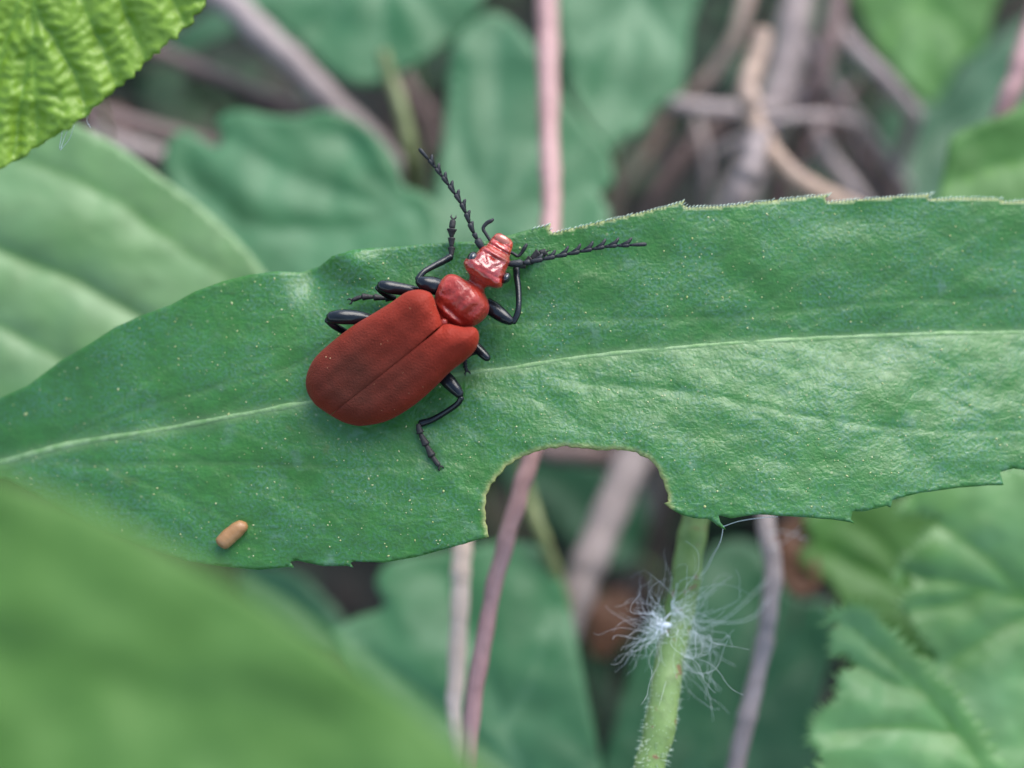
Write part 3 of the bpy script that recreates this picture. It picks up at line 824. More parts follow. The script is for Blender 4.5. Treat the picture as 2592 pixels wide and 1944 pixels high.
# ------------------------------------------------------------------ stems
def stem(name, label, pts, mat, cat='stem', group=None, ground=True, lean=(0, 0.6), nodes=0, seed=0, seg=14):
    """pts: (x, y, r) in the 2212 px view plus z"""
    c = catmull([(p[0] * S, p[1] * S, p[3], p[2] * S) for p in pts], 10)
    path = W(c[:, 0], c[:, 1], c[:, 2]); rad = c[:, 3] / PXCM * (DIST - c[:, 2]) / DIST
    if ground:
        g = np.array([path[-2], path[-1]] + to_ground(path[-1], lean, 4))
        ext = catmull(g, 6)[7:]
        path = np.vstack([path, ext]); rad = np.r_[rad, np.full(len(ext), rad[-1])]
    rr = random.Random(seed)
    t = np.arange(len(path))
    rad = rad * (1 + 0.035 * np.sin(t * 0.9 + seed) + 0.03 * vnoise(t * 0.35, t * 0 + seed, seed))
    wob = 0.12 * np.mean(rad)
    path = path + np.stack([wob * vnoise(t * 0.22, t * 0 + k * 9.1 + seed, seed + k) for k in range(3)], 1)
    for k in range(nodes):
        i = rr.randrange(4, len(path) - 4)
        rad = rad * (1 + 0.16 * np.exp(-((t - i) / 0.9) ** 2))
    v, f = tube_data(path, rad, seg)
    o = mesh_obj(name, v, f, M[mat], origin=path[-1])
    return tag(o, label, cat, group)

stem('plant_stem', 'upright pink stem passing behind the bitten leaf, seen again through its notch',
     [(1180, -200, 24, -3.4), (1183, -60, 24, -3.0), (1184, 100, 24, -2.7), (1187, 250, 23, -2.4), (1190, 400, 22, -2.1), (1190, 500, 22, -1.9), (1186, 650, 21, -1.6), (1174, 850, 20, -1.3), (1148, 985, 19, -1.1),
      (1118, 1080, 20, -1.0), (1085, 1200, 19, -0.9), (1056, 1320, 18, -0.85), (1034, 1450, 19, -0.8), (1014, 1600, 17, -0.8), (1000, 1720, 17, -0.9)], 'pinkstem', nodes=4, seed=1)
stem('plant_stem', 'pale beige dry stem beside the pink stem, under the bitten leaf',
     [(1004, 1060, 20, -1.8), (999, 1180, 20, -1.6), (993, 1300, 20, -1.5), (985, 1450, 19, -1.4), (980, 1560, 17, -1.3), (985, 1700, 15, -1.3)], 'beige', nodes=2, seed=2)
stem('plant_stem', 'thick grey-pink blurred stem crossing the bitten notch and the tangle above',
     [(1745, -120, 34, -5.2), (1722, 20, 34, -5.0), (1695, 140, 36, -4.9), (1665, 250, 36, -4.7), (1625, 360, 36, -4.5), (1580, 460, 36, -4.3), (1490, 680, 36, -4.0), (1400, 900, 38, -3.7), (1365, 990, 38, -3.6), (1310, 1120, 38, -3.5),
      (1265, 1240, 37, -3.4), (1225, 1350, 36, -3.4), (1180, 1460, 36, -3.6)], 'grey', nodes=3, seed=3)
stem('plant_stem', 'hairy green stem with the white fluff tuft',
     [(1522, 960, 30, -0.95), (1506, 1080, 30, -0.8), (1492, 1180, 31, -0.7), (1474, 1290, 32, -0.55), (1453, 1400, 32, -0.4), (1430, 1530, 33, -0.3), (1404, 1659, 33, -0.25), (1380, 1780, 33, -0.3)], 'greenstem', seed=4, seg=20)
stem('plant_stem', 'thin grey bent stalk beside the fluffy green stem',
     [(1648, 1020, 18, -1.9), (1655, 1130, 19, -1.7), (1668, 1220, 20, -1.6), (1662, 1320, 19, -1.5), (1640, 1430, 19, -1.5), (1610, 1560, 20, -1.4), (1582, 1690, 20, -1.4)], 'grey', nodes=2, seed=5)
stem('plant_stem', 'thin olive stem between the pink and grey stems in the notch',
     [(1125, 1000, 12, -3.0), (1145, 1080, 13, -3.0), (1165, 1140, 14, -2.9), (1192, 1215, 14, -2.95), (1225, 1310, 13, -3.1)], 'olive', seed=6)
tangle = [
 ('curved tan dead stem looping down to the toothed rim', [(1650, 70, 24, -4.4), (1628, 140, 26, -4.3), (1616, 200, 27, -4.2), (1628, 265, 27, -4.2), (1662, 330, 27, -4.1), (1712, 382, 27, -4.1), (1772, 418, 28, -4.2), (1870, 470, 28, -4.4)], 'tan'),
 ('short pale pink stem standing in the dead tangle', [(1640, 290, 28, -4.0), (1625, 345, 30, -3.9), (1600, 410, 32, -3.9), (1580, 470, 34, -4.0), (1560, 540, 34, -4.2)], 'grey'),
 ('red-brown dead stem beside the thick grey stem', [(1815, -80, 25, -5.4), (1803, 20, 25, -5.3), (1790, 100, 25, -5.2), (1768, 170, 24, -5.2), (1752, 220, 24, -5.3), (1735, 280, 22, -5.5)], 'brown'),
 ('grey slanting dead stem beside the drooping light leaf', [(1790, 30, 20, -5.4), (1830, 85, 20, -5.3), (1880, 140, 20, -5.2), (1925, 185, 20, -5.2), (1975, 245, 20, -5.4)], 'grey'),
 ('pinkish dead stem lying level across the tangle', [(1430, 222, 20, -5.3), (1470, 228, 21, -5.2), (1540, 236, 20, -5.2), (1610, 240, 20, -5.3), (1700, 236, 20, -5.5)], 'grey'),
 ('slender orange-tan dead stem curving into the dull leaf', [(1618, -80, 18, -5.5), (1612, 0, 18, -5.4), (1588, 80, 17, -5.4), (1552, 140, 17, -5.5), (1506, 195, 16, -5.6), (1430, 255, 16, -5.8), (1340, 320, 16, -6.0)], 'tan'),
 ('dark brown dead stem under the level pinkish one', [(1600, 225, 24, -6.2), (1540, 280, 24, -6.2), (1470, 345, 25, -6.2), (1410, 420, 25, -6.2), (1370, 500, 25, -6.4)], 'brown'),
 ('grey-brown dead stem running down to the shaded leaf', [(1700, 170, 22, -6.2), (1760, 235, 22, -6.1), (1830, 300, 23, -6.1), (1890, 370, 23, -6.1), (1950, 450, 23, -6.3)], 'brown'),
 ('dusky pink dead stem beside the curved tan one', [(1725, 200, 19, -5.6), (1760, 280, 19, -5.5), (1800, 350, 19, -5.4), (1860, 430, 20, -5.4), (1900, 500, 20, -5.6)], 'grey'),
 ('pink stalk end above the bright green leaf edge', [(2255, -20, 24, -2.9), (2230, 60, 25, -2.8), (2202, 150, 25, -2.7), (2172, 235, 25, -2.7), (2150, 300, 24, -2.8)], 'pinkstem'),
 ('brown dead stem running from the crinkled leaf to the lobed leaf', [(250, 80, 20, -5.6), (340, 115, 20, -5.5), (450, 160, 20, -5.5), (560, 205, 20, -5.5), (690, 255, 20, -5.5), (820, 305, 20, -5.7)], 'brown'),
 ('thick pale grey dead stem above the lobed leaf', [(440, -50, 34, -5.2), (520, 30, 36, -5.0), (600, 105, 36, -4.9), (690, 195, 36, -4.9), (770, 275, 36, -5.0), (850, 360, 34, -5.2)], 'grey'),
 ('brown dead stem beside the crinkled leaf rim', [(110, 215, 22, -5.3), (190, 240, 22, -5.2), (290, 268, 22, -5.2), (400, 300, 22, -5.2), (500, 330, 22, -5.4)], 'brown'),
 ('short grey stem end at the pale leaf rim', [(200, 280, 20, -5.2), (280, 315, 22, -5.1), (340, 335, 22, -5.1), (420, 355, 22, -5.3)], 'grey'),
 ('olive leaf stalk in the gap below the heart-tipped leaf', [(828, 110, 15, -4.5), (848, 180, 17, -4.5), (872, 250, 18, -4.4), (886, 330, 18, -4.4), (892, 400, 18, -4.6)], 'olive'),
 ('dim brown stem behind the olive leaf stalk', [(840, 120, 22, -6.2), (890, 200, 22, -6.1), (930, 270, 22, -6.1), (955, 350, 22, -6.2)], 'brown'),
 ('thin pale twig crossing the curved tan one', [(1540, 330, 11, -5.2), (1600, 300, 11, -5.1), (1680, 262, 12, -5.0), (1760, 250, 12, -5.1), (1850, 262, 11, -5.4)], 'grey'),
 ('thin pale stem leaning low beside the toothed rim', [(1500, 250, 13, -5.7), (1520, 320, 13, -5.6), (1530, 400, 13, -5.6), (1525, 490, 13, -5.8)], 'grey'),
 ('thin tan stem rising in the dark corner of the tangle', [(1440, 270, 12, -5.9), (1400, 330, 12, -5.8), (1350, 400, 12, -5.8), (1320, 480, 12, -6.0)], 'tan'),
 ('thin grey stem behind the red-brown dead one', [(1690, -60, 12, -6.0), (1730, 60, 12, -5.9), (1790, 170, 12, -5.8), (1880, 290, 12, -5.8), (1960, 400, 12, -6.0)], 'grey'),
 ('slim pink stem under the slanting grey one', [(1850, 180, 12, -6.0), (1800, 240, 12, -5.9), (1740, 320, 12, -5.8), (1690, 420, 12, -5.9)], 'pinkstem'),
 ('dim brown stem across the top of the notch', [(1080, 950, 26, -5.0), (1180, 975, 28, -4.9), (1270, 985, 28, -4.9), (1380, 990, 28, -5.0), (1480, 1000, 28, -5.2)], 'brown'),
]
for i, (lab, pts, mt) in enumerate(tangle):  # dead stems of the tangle, worded as twigs in the labels
    pts = [(x, y, r * 0.86, z + (1.0 if z < -3.5 else 0)) for x, y, r, z in pts]
    stem('dead_stem', lab.replace('stem', 'twig', 1) if 'stem end' not in lab else lab.replace('stem end', 'dead stem end'), pts, mt, 'twig', 'dead stems in the undergrowth', nodes=2, seed=20 + i, lean=(random.uniform(-0.5, 0.5), 0.8))

# hairs on the green stem (a part of it)
gs = [o for o in scene.objects if o.get('label') == 'hairy green stem with the white fluff tuft'][0]
J = Joiner(); rr = random.Random(5)
gp = catmull([(x * S, y * S, z, r * S) for x, y, r, z in [(1506, 1080, 30, -0.8), (1492, 1180, 31, -0.7), (1474, 1290, 32, -0.55), (1453, 1400, 32, -0.4), (1430, 1530, 33, -0.3), (1404, 1659, 33, -0.25), (1390, 1730, 33, -.28)]], 40)
for k in range(900):
    i = rr.randrange(60, len(gp) - 1)
    p = gp[i]; a = rr.uniform(-0.15, math.pi + 0.15)
    c = W(p[0], p[1], p[2]); R = p[3] / PXCM
    d = np.array([math.cos(a), 0.25 * rr.uniform(-1, 1) - 0.1, math.sin(a)]) @ RMAT.T
    s = c + d * R * 0.97; ln = rr.uniform(0.012, 0.035)
    J.tube([s, s + d * ln], [0.0022, 0.0006], 3)
tag(J.build('stem_hairs', M['hair'], gs), None, None, kind='stuff')

# ------------------------------------------------------------------ fluff tuft
def fluff():
    J = Joiner(); rr = random.Random(12)
    cx, cy, cz = 1428 * S, 1350 * S, -0.30
    c = W(cx, cy, cz)
    for k in range(150):
        right = rr.random() < 0.58
        a = rr.gauss(0, 0.62) - (0.18 if right else 0.05)
        if rr.random() < 0.15: a = rr.uniform(-1.5, 1.5)
        sx = 1 if right else -1
        ln = (rr.uniform(0.2, 0.75) if right else rr.uniform(0.15, 0.5))
        d = np.array([sx * math.cos(a), math.sin(a), rr.gauss(0.05, 0.3)])
        st = np.array([0.07, rr.uniform(-0.22, 0.16), -0.05]) if right else np.array([rr.gauss(0, .02), rr.gauss(0, 0.05), 0.0])
        p = st.copy(); pts = [c + p @ RMAT.T]; bend = np.array([rr.gauss(0, 1) for _ in range(3)]) * 0.16
        for t in range(9):
            if rr.random() < 0.5: bend = np.array([rr.gauss(0, 1) for _ in range(3)]) * 0.34
            d = d + bend; d /= np.linalg.norm(d)
            p = p + d * ln / 9
            pts.append(c + p @ RMAT.T)
        r0 = rr.uniform(0.0005, 0.0010)
        pa = catmull(pts, 3)
        J.tube(pa, np.linspace(r0, r0 * 0.55, len(pa)), 4)
    # dense core
    for k in range(30):
        d = np.array([rr.gauss(0, 1), rr.gauss(0, 1.6), abs(rr.gauss(0, 1))]) * 0.022
        e = d + np.array([rr.gauss(0, 1), rr.gauss(0, 1), rr.gauss(0, 1)]) * 0.03
        J.tube([c + d @ RMAT.T, c + (d + e) / 2 @ RMAT.T, c + e @ RMAT.T], [0.003, 0.004, 0.002], 4)
    # root it in the stem
    J.tube([W(1462 * S, 1352 * S, -0.5), W(1440 * S, 1350 * S, -0.32), c], [0.01, 0.02, 0.012], 6)
    o = J.build('seed_fluff', M['fluff'], origin=c)
    tag(o, 'tuft of white seed fluff caught on the hairy green stem', 'fluff')
fluff()
def thread(label, lines, r=0.0018):
    J = Joiner()
    for pts in lines:
        p, _ = px_path([(x * S, y * S, z, 1) for x, y, z in pts], 5)
        J.tube(p, r, 4)
    tag(J.build('silk_thread', M['fluff']), label, 'thread')
thread('loose silk thread hanging from a tooth of the bitten leaf', [[(1563, 1136, 0.1), (1556, 1170, -0.1), (1540, 1200, -0.3), (1525, 1230, -0.45), (1505, 1250, -0.55)],
        [(1563, 1137, 0.1), (1600, 1125, 0.0), (1650, 1118, -0.05), (1680, 1116, 0.1)]], 0.0022)
thread('fine silk threads strung beside the grey stalk', [[(1660, 1150, -1.45), (1700, 1150, -1.3), (1745, 1165, -1.4)], [(1660, 1190, -1.4), (1700, 1165, -1.3), (1730, 1140, -1.2)],
        [(1663, 1290, -1.3), (1630, 1330, -1.0), (1580, 1345, -0.7), (1500, 1340, -0.5)], [(1660, 1250, -1.4), (1610, 1300, -0.9), (1560, 1340, -0.7), (1490, 1370, -0.5)]], 0.0016)
thread('pale web wisps under the crinkled leaf rim', [[(150, 272, 0.42), (140, 295, 0.3), (130, 325, 0.3)], [(130, 325, 0.3), (150, 300, 0.35), (160, 270, 0.42)], [(135, 282, 0.4), (132, 300, 0.35), (128, 322, 0.3)],
        [(190, 250, 0.5), (188, 262, 0.4), (196, 276, 0.35)]], 0.0018)

# ------------------------------------------------------------------ orange pellet
def pellet():
    ax = catmull(disp([(480, 1172), (500, 1155), (522, 1136)]), 12)
    cz = np.array([zl(x, y) for x, y in ax]).mean() + 0.035
    n = len(ax); t = np.linspace(0, 1, n)
    prof = np.sqrt(np.clip(1 - (2 * t - 1) ** 4, 0, 1)) * (1 - 0.05 * np.exp(-((t - 0.55) / 0.18) ** 2)) * (1.06 - 0.1 * t)
    p = W(ax[:, 0], ax[:, 1], cz)
    ext = (p[-1] - p[0]) * 0.22
    p = p + np.outer(2 * t - 1, ext)
    v, f = tube_data(p, 0.053 * np.clip(prof, 0.02, 1), 20)
    _c = v.mean(0); _q = v - _c
    v = _c + _q * (1 + 0.05 * fbm(_q[:, 0] * 28, _q[:, 1] * 28 + _q[:, 2] * 20, 5, 2))[:, None]
    tag(mesh_obj('pellet', v, f, M['pellet']), 'tiny orange-brown bean-shaped pellet lying on the bitten leaf', 'pellet')
pellet()

# ------------------------------------------------------------------ beetle
zb = zl(1000, 900)
beetle = thing('beetle', 'red beetle with black legs and saw-edged antennae on the bitten leaf', 'beetle', W(1000, 900, zb))

ELY_L = [(1119, 823), (1113, 799), (1105, 778), (1099, 757), (1090, 742), (1074, 735), (1057, 733), (1038, 736), (1022, 743), (991, 765), (944, 794), (897, 822), (850, 857), (803, 899),
         (783, 930), (774, 962), (778, 993), (796, 1022), (815, 1037), (836, 1051)]
ELY_R = [(836, 1051), (865, 1067), (890, 1075), (916, 1078), (966, 1070), (1006, 1053), (1053, 1022), (1100, 981), (1141, 940), (1179, 911), (1203, 886), (1212, 860), (1210, 839), (1198, 828), (1173, 828),
         (1150, 823), (1135, 820), (1119, 823)]
SUT = np.array([(1119, 823), (1050, 882), (960, 953), (880, 1016), (836, 1051)], float)
ely_all = np.vstack([catmull(ELY_L, 4)[:-1], catmull(ELY_R, 4)[:-1]])
ZE = zb + 0.10
def z_ely(P):
    d = segdist(P, np.vstack([ely_all, ely_all[:1]]))[0]
    q = np.clip(d / 75.0, 0, 1)
    z = ZE + 0.125 * (1 - (1 - q) ** 2.6) ** (1 / 2.0)
    ds, arc = segdist(P, SUT)
    u = ((P[:, 0] - 836) * 0.783 + (P[:, 1] - 1051) * -0.622) / 364.0     # 0 rear .. 1 front
    z = z + 0.27 * (u - 0.22)
    z = z - 0.005 * np.exp(-(ds / 4.0) ** 2)
    # shoulder humps
    for sx, sy in ((1062, 770), (1178, 855)):
        z = z + 0.012 * np.exp(-(((P[:, 0] - sx) / 30) ** 2 + ((P[:, 1] - sy) / 30) ** 2))
    z = z - 0.0 * np.exp(-(((P[:, 0] - 1108) / 26) ** 2 + ((P[:, 1] - 815) / 26) ** 2))
    z = z + 0.006 * fbm(P[:, 0] / 45, P[:, 1] / 45, 31, 2) + 0.0016 * np.sin(ds / 6.5) * np.clip((ds - 8) / 20, 0, 1)
    return z

def elytron(outline, side):
    B = resample(outline, 4.0)
    nb = len(B)
    t = np.roll(B, -1, 0) - np.roll(B, 1, 0); nrm = np.stack([t[:, 1], -t[:, 0]], 1); nrm /= np.linalg.norm(nrm, axis=1)[:, None]
    if not inside(B[nb // 2:nb // 2 + 1] + nrm[nb // 2:nb // 2 + 1] * 3, B)[0]: nrm = -nrm
    rings = [B + nrm * k for k in (0.7, 2.0, 4.2)]
    rp = np.vstack(rings); rp = rp[inside(rp, B)]
    mn, mx = B.min(0), B.max(0)
    gx, gy = np.meshgrid(np.arange(mn[0], mx[0], 5.0), np.arange(mn[1], mx[1], 5.0))
    G = np.stack([gx.ravel(), gy.ravel()], 1); G = G[inside(G, B)]
    G = G[segdist(G, np.vstack([B, B[:1]]))[0] > 7.0]
    rd = segdist(rp, np.vstack([B, B[:1]]))[0]; rp = rp[rd > 0.5]
    allp = np.vstack([B, rp, G])
    res = delaunay_2d_cdt([Vector(p) for p in allp.tolist()], [(i, (i + 1) % nb) for i in range(nb)], [], 1, 0.05)
    P = np.array([tuple(v) for v in res[0]]); tri = np.array([tuple(f) for f in res[2]])
    z = z_ely(P)
    V = W(P[:, 0], P[:, 1], z)
    n = np.cross(V[tri[:, 1]] - V[tri[:, 0]], V[tri[:, 2]] - V[tri[:, 0]])
    fl = (n @ (-np.array(FWD))) < 0; tri[fl] = tri[fl][:, [0, 2, 1]]
    nV = len(V)
    c = P.mean(0)
    P2 = P + (c - P) * 0.04
    V2 = W(P2[:, 0], P2[:, 1], np.minimum(z - 0.03, ZE + 0.04 + 0 * z) - 0.02)
    faces = [tuple(q) for q in tri] + [(q[0] + nV, q[2] + nV, q[1] + nV) for q in tri]
    cnt = {(q[i], q[(i + 1) % 3]) for q in tri for i in range(3)}
    for (a, b) in cnt:
        if (b, a) not in cnt: faces.append((b, a, a + nV, b + nV))
    # painted shade: browner over the middle and rear, redder at margin and front
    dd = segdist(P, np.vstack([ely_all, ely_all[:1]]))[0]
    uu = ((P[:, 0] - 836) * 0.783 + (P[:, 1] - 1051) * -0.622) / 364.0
    shade_tint = (0.5 + 0.5 * np.clip(dd / 60.0, 0, 1)) * np.clip((1.08 - uu) / 0.8, 0, 1) ** 0.8
    return mesh_obj('elytron', np.vstack([V, V2]), faces, M['elytra'], beetle, attrs={'shade_tint': np.r_[shade_tint, shade_tint]})
SUTF = np.array([(1119, 823), (1105, 835), (1085, 852), (1060, 873), (960, 953), (880, 1016), (836, 1051)], float); GAP = np.array([[0.8], [2.4], [2.2], [0.7], [0.35], [0.35], [0.35]])
off = np.array([-0.615, -0.788])
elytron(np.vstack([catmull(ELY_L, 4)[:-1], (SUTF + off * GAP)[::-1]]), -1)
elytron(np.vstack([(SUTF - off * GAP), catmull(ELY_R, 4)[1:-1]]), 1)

J = Joiner(); _r = random.Random(9)
for _k in range(24):
    _p = np.array([[_r.uniform(790, 1205), _r.uniform(740, 1070)]])
    if not inside(_p, ely_all)[0]: continue
    _z = float(z_ely(_p)[0]); _c = W(_p[0, 0], _p[0, 1], _z); _s = 0.0025 + 0.004 * _r.random() ** 3
    _q = np.array([(0, 0, .8), (1, 0, 0), (.2, 1, 0), (-1, .2, 0), (0, -1, 0)]) * _s
    J.add(_q @ RMAT.T + _c, [(0, 1, 2), (0, 2, 3), (0, 3, 4), (0, 4, 1), (4, 3, 2, 1)])
tag(J.build('dust', M['dust'], beetle), None, None, kind='stuff')

# body: one continuous loft: abdomen, thorax, pronotum, neck, head, muzzle
SP = [ # x, y, wl, wr, top, bottom (px widths; heights cm above the spine)  , z of spine
 (850, 1035, 30, 30, .02, .03, .10), (900, 993, 88, 84, .04, .08, .11), (980, 930, 100, 98, .05, .10, .12), (1060, 866, 92, 88, .05, .10, .13), (1100, 833, 60, 60, .06, .09, .15),
 (1118, 818, 42, 44, .060, .08, .16), (1127, 808, 34, 36, .070, .08, .16), (1131, 804, 36, 40, .085, .08, .16), (1136, 798, 50, 50, .10, .08, .16), (1145, 789, 62, 59, .120, .085, .162), (1158, 775, 71, 68, .138, .09, .166), (1171, 761, 75, 72, .147, .09, .17),
 (1184, 747, 74, 70, .14, .09, .17), (1193, 737, 66, 61, .125, .085, .17), (1199, 730, 51, 47, .10, .08, .17), (1203, 725, 29, 29, .062, .06, .17), (1207, 718, 23, 24, .055, .055, .17),
 (1211, 711, 28, 30, .062, .06, .178), (1215, 705, 46, 46, .082, .07, .188), (1220, 697, 57, 57, .100, .075, .195), (1227, 688, 58, 58, .108, .08, .197), (1235, 677, 50, 50, .105, .08, .190), (1243, 665, 45, 44, .100, .08, .175),
 (1250, 653, 43, 42, .096, .078, .155), (1256, 643, 41, 41, .090, .075, .138), (1260, 636, 33, 34, .078, .07, .122), (1266, 624, 30, 31, .070, .06, .102), (1272, 612, 28, 29, .060, .055, .082), (1277, 603, 24, 25, .048, .045, .066), (1280, 598, 16, 17, .028, .03, .056)]
def build_body():
    c = catmull(SP, 7); n = len(c)
    xy = c[:, :2]
    T = np.gradient(xy, axis=0); T /= np.linalg.norm(T, axis=1)[:, None]
    T[:35] = T[35]
    k = np.ones(13) / 13
    for a in range(2): T[:, a] = np.convolve(np.pad(T[:, a], 6, 'edge'), k, 'valid')
    T /= np.linalg.norm(T, axis=1)[:, None]
    Nl = np.stack([T[:, 1], -T[:, 0]], 1)       # to the beetle's left in the picture
    seg = 72; verts = []
    for i in range(n):
        for s in range(seg):
            a = 2 * math.pi * s / seg
            ca, sa = math.cos(a), math.sin(a)
            head = 1.0 if i > 112 else 0.0
            e = 0.80 if head else 0.95
            u = math.copysign(abs(ca) ** e, ca); h = math.copysign(abs(sa) ** e, sa)
            w = c[i, 2] if u > 0 else c[i, 3]
            p = xy[i] + Nl[i] * u * w
            z = zb + c[i, 6] + (h * c[i, 4] if h > 0 else h * c[i, 5])
            if sa > 0.15:
                lat = u * w
                # pronotum: median groove, two oblique dimples, raised rim at the base
                along = (p - np.array([1172, 761])) @ np.array([0.664, -0.747])
                g = math.exp(-(along / 30) ** 2)
                z -= 0.020 * g * math.exp(-(lat / 5.5) ** 2)
                z += 0.010 * g * math.exp(-((abs(lat) - 14) / 9) ** 2)
                z -= 0.018 * math.exp(-((along + 6) / 22) ** 2) * math.exp(-((abs(lat) - 36) / 10) ** 2)
                z -= 0.016 * math.exp(-((along + 40) / 7) ** 2) * math.exp(-(lat / 45) ** 2)
                z += 0.012 * math.exp(-((along + 52) / 6) ** 2) * math.exp(-(lat / 45) ** 2)
                if 18 < along + 1e-9 < 400 or True:
                    # head: measured from the eye line
                    q = p - np.array([1238, 676]); al = q @ np.array([0.49, -0.87]); la = q @ np.array([-0.87, -0.49])
                    if al > -32:
                        z += 0.016 * math.exp(-((al - 36) / 5) ** 2) * math.exp(-(la / 34) ** 2)      # ridge between the antennae
                        z -= 0.014 * math.exp(-((al - 26) / 5) ** 2) * math.exp(-(la / 24) ** 2)
                        z -= 0.020 * math.exp(-((al - 52) / 4) ** 2)                                      # clypeus suture
                        z -= 0.012 * math.exp(-((al - 68) / 3) ** 2)
                        z -= 0.016 * math.exp(-((abs(la) - 8 - 0.7 * max(al, 0)) / 4) ** 2) * math.exp(-((al - 10) / 13) ** 2)
                        z += 0.010 * math.exp(-((al - 2) / 8) ** 2) * math.exp(-(la / 9) ** 2)
                        z -= 0.004 * math.exp(-((al + 14) / 4.5) ** 2)                                     # crease behind the eyes
                z += (0.0045 if al > -32 else 0.003) * float(fbm(p[0] / 8, p[1] / 8, 77, 2)) + 0.003 * float(vnoise(p[0] / 18, p[1] / 18, 51))
            verts.append(W(p[0], p[1], z))
    faces = []
    for i in range(n - 1):
        for s in range(seg):
            s2 = (s + 1) % seg
            faces.append((i * seg + s, (i + 1) * seg + s, (i + 1) * seg + s2, i * seg + s2))
    verts.append(W(c[0, 0], c[0, 1], zb + c[0, 6])); verts.append(W(c[-1, 0], c[-1, 1], zb + c[-1, 6]))
    for s in range(seg):
        s2 = (s + 1) % seg
        faces.append((n * seg, s, s2)); faces.append((n * seg + 1, (n - 1) * seg + s2, (n - 1) * seg + s))
    gl = np.r_[np.repeat(np.clip((np.arange(n) - 112) / 10.0, 0, 1), seg), 0, 1]
    mesh_obj('body', np.array(verts), faces, M['body'], beetle, attrs={'gloss': gl})
build_body()

def ellipsoid(name, px, py, z, axes_px, ang, zr, mat, parent, nu=20, nv=12, power=1.0):
    ca, sa = math.cos(ang), math.sin(ang); verts = []; faces = []
    for j in range(nv + 1):
        th = math.pi * j / nv - math.pi / 2
        for i in range(nu):
            ph = 2 * math.pi * i / nu
            x = math.cos(th) * math.cos(ph) * axes_px[0]; y = math.cos(th) * math.sin(ph) * axes_px[1]
            verts.append(W(px + x * ca - y * sa, py + x * sa + y * ca, z + zr * math.sin(th)))
    for j in range(nv):
        for i in range(nu):
            i2 = (i + 1) % nu
            faces.append((j * nu + i, j * nu + i2, (j + 1) * nu + i2, (j + 1) * nu + i))
    return mesh_obj(name, np.array(verts), faces, mat, parent)
ellipsoid('eye', 1195, 653, zb + 0.215, (18, 13), math.radians(-61), 0.06, M['eye'], beetle)
ellipsoid('eye', 1281, 704, zb + 0.215, (16, 11), math.radians(-61), 0.06, M['eye'], beetle)
ellipsoid('labrum', 1272, 608, zb + 0.125, (20, 13), math.radians(29), 0.022, M['labrum'], beetle)
ellipsoid('scutellum', 1121, 818, zb + 0.245, (14, 10), math.radians(-41), 0.022, M['body'], beetle)

def leg(fem, tib, tar, claws=True):
    """fem/tib/tar: lists of (px,py,z above leaf,r px); leg mesh = femur + tibia, tarsus a sub-part"""
    J = Joiner()
    for pts, n in ((fem, 8), (tib, 8)):
        q = [(x, y, (zl(x, y) if y > 0 else 0) * 0 + zb + z, r) for x, y, z, r in pts]
        p, r = px_path(q, n)
        # rounded ends
        e0 = p[0] - (p[1] - p[0]) / np.linalg.norm(p[1] - p[0]) * r[0] * 0.5
        e1 = p[-1] + (p[-1] - p[-2]) / np.linalg.norm(p[-1] - p[-2]) * r[-1] * 0.55
        p = np.vstack([e0, p, e1]); r = np.r_[r[0] * 0.45, r, r[-1] * 0.5]
        J.tube(p, r, 16)
    lg = J.build('leg', M['black'], beetle)
    if tar:
        J = Joiner()
        pts = catmull([(x, y, zb + z, r) for x, y, z, r in tar], 10)
        segs = 4 if len(tar) < 6 else 5
        idx = np.linspace(0, len(pts) - 1, segs + 1).astype(int)
        for a, b in zip(idx[:-1], idx[1:]):
            q = pts[a:b + 1]; t = np.linspace(0, 1, len(q))
            rr_ = q[:, 3] * 1.2 * (0.62 + 0.55 * t ** 1.3); rr_[-1] *= 0.45; rr_[0] *= 0.8
            J.tube(W(q[:, 0], q[:, 1], q[:, 2]), rr_ / PXCM, 10)
        e = pts[-1]; d = pts[-1][:2] - pts[-4][:2]; d /= np.linalg.norm(d) + 1e-9
        nn = np.array([-d[1], d[0]])
        for sg in (-1, 1):
            q = [(e[0], e[1], e[2], 2.6), (e[0] + d[0] * 6 + nn[0] * sg * 6, e[1] + d[1] * 6 + nn[1] * sg * 6, e[2], 2.2),
                 (e[0] + d[0] * 12 + nn[0] * sg * 6, e[1] + d[1] * 12 + nn[1] * sg * 6, e[2] - 0.012, 0.8)]
            p, r = px_path(q, 4); J.tube(p, r, 6)
        J.build('tarsus', M['tarsus'], lg)
    return lg
def zg(x, y, dz=0.012): return zl(x, y) - zb + dz
# left front
leg([(1128, 730, .13, 19), (1100, 724, .16, 23), (1078, 718, .18, 20), (1060, 711, .18, 13)],
    [(1057, 708, .18, 8.5), (1072, 689, .16, 7.5), (1095, 675, .12, 8), (1120, 662, .07, 9), (1141, 650, .05, 9.5)],
    [(1143, 648, .05, 7), (1143, 625, .035, 7.5), (1143, 600, .03, 7.5), (1144, 578, .03, 10), (1147, 556, .02, 5)])
# left middle
leg([(1060, 738, .12, 12), (1020, 732, .14, 15.5), (985, 727, .16, 17), (963, 723, .16, 14)],
    [(956, 727, .15, 8), (966, 738, .11, 8), (985, 750, .06, 8.5), (998, 755, .035, 8)],
    [(1000, 756, .03, 6), (975, 755, .025, 7), (945, 752, .022, 7), (915, 752, .02, 7), (892, 760, .018, 4)])
# left hind
leg([(950, 812, .12, 13), (905, 804, .15, 18), (865, 802, .17, 19), (835, 804, .17, 15)],
    [(828, 809, .16, 8.5), (845, 824, .12, 9), (872, 840, .07, 9), (900, 860, .05, 9)], None)
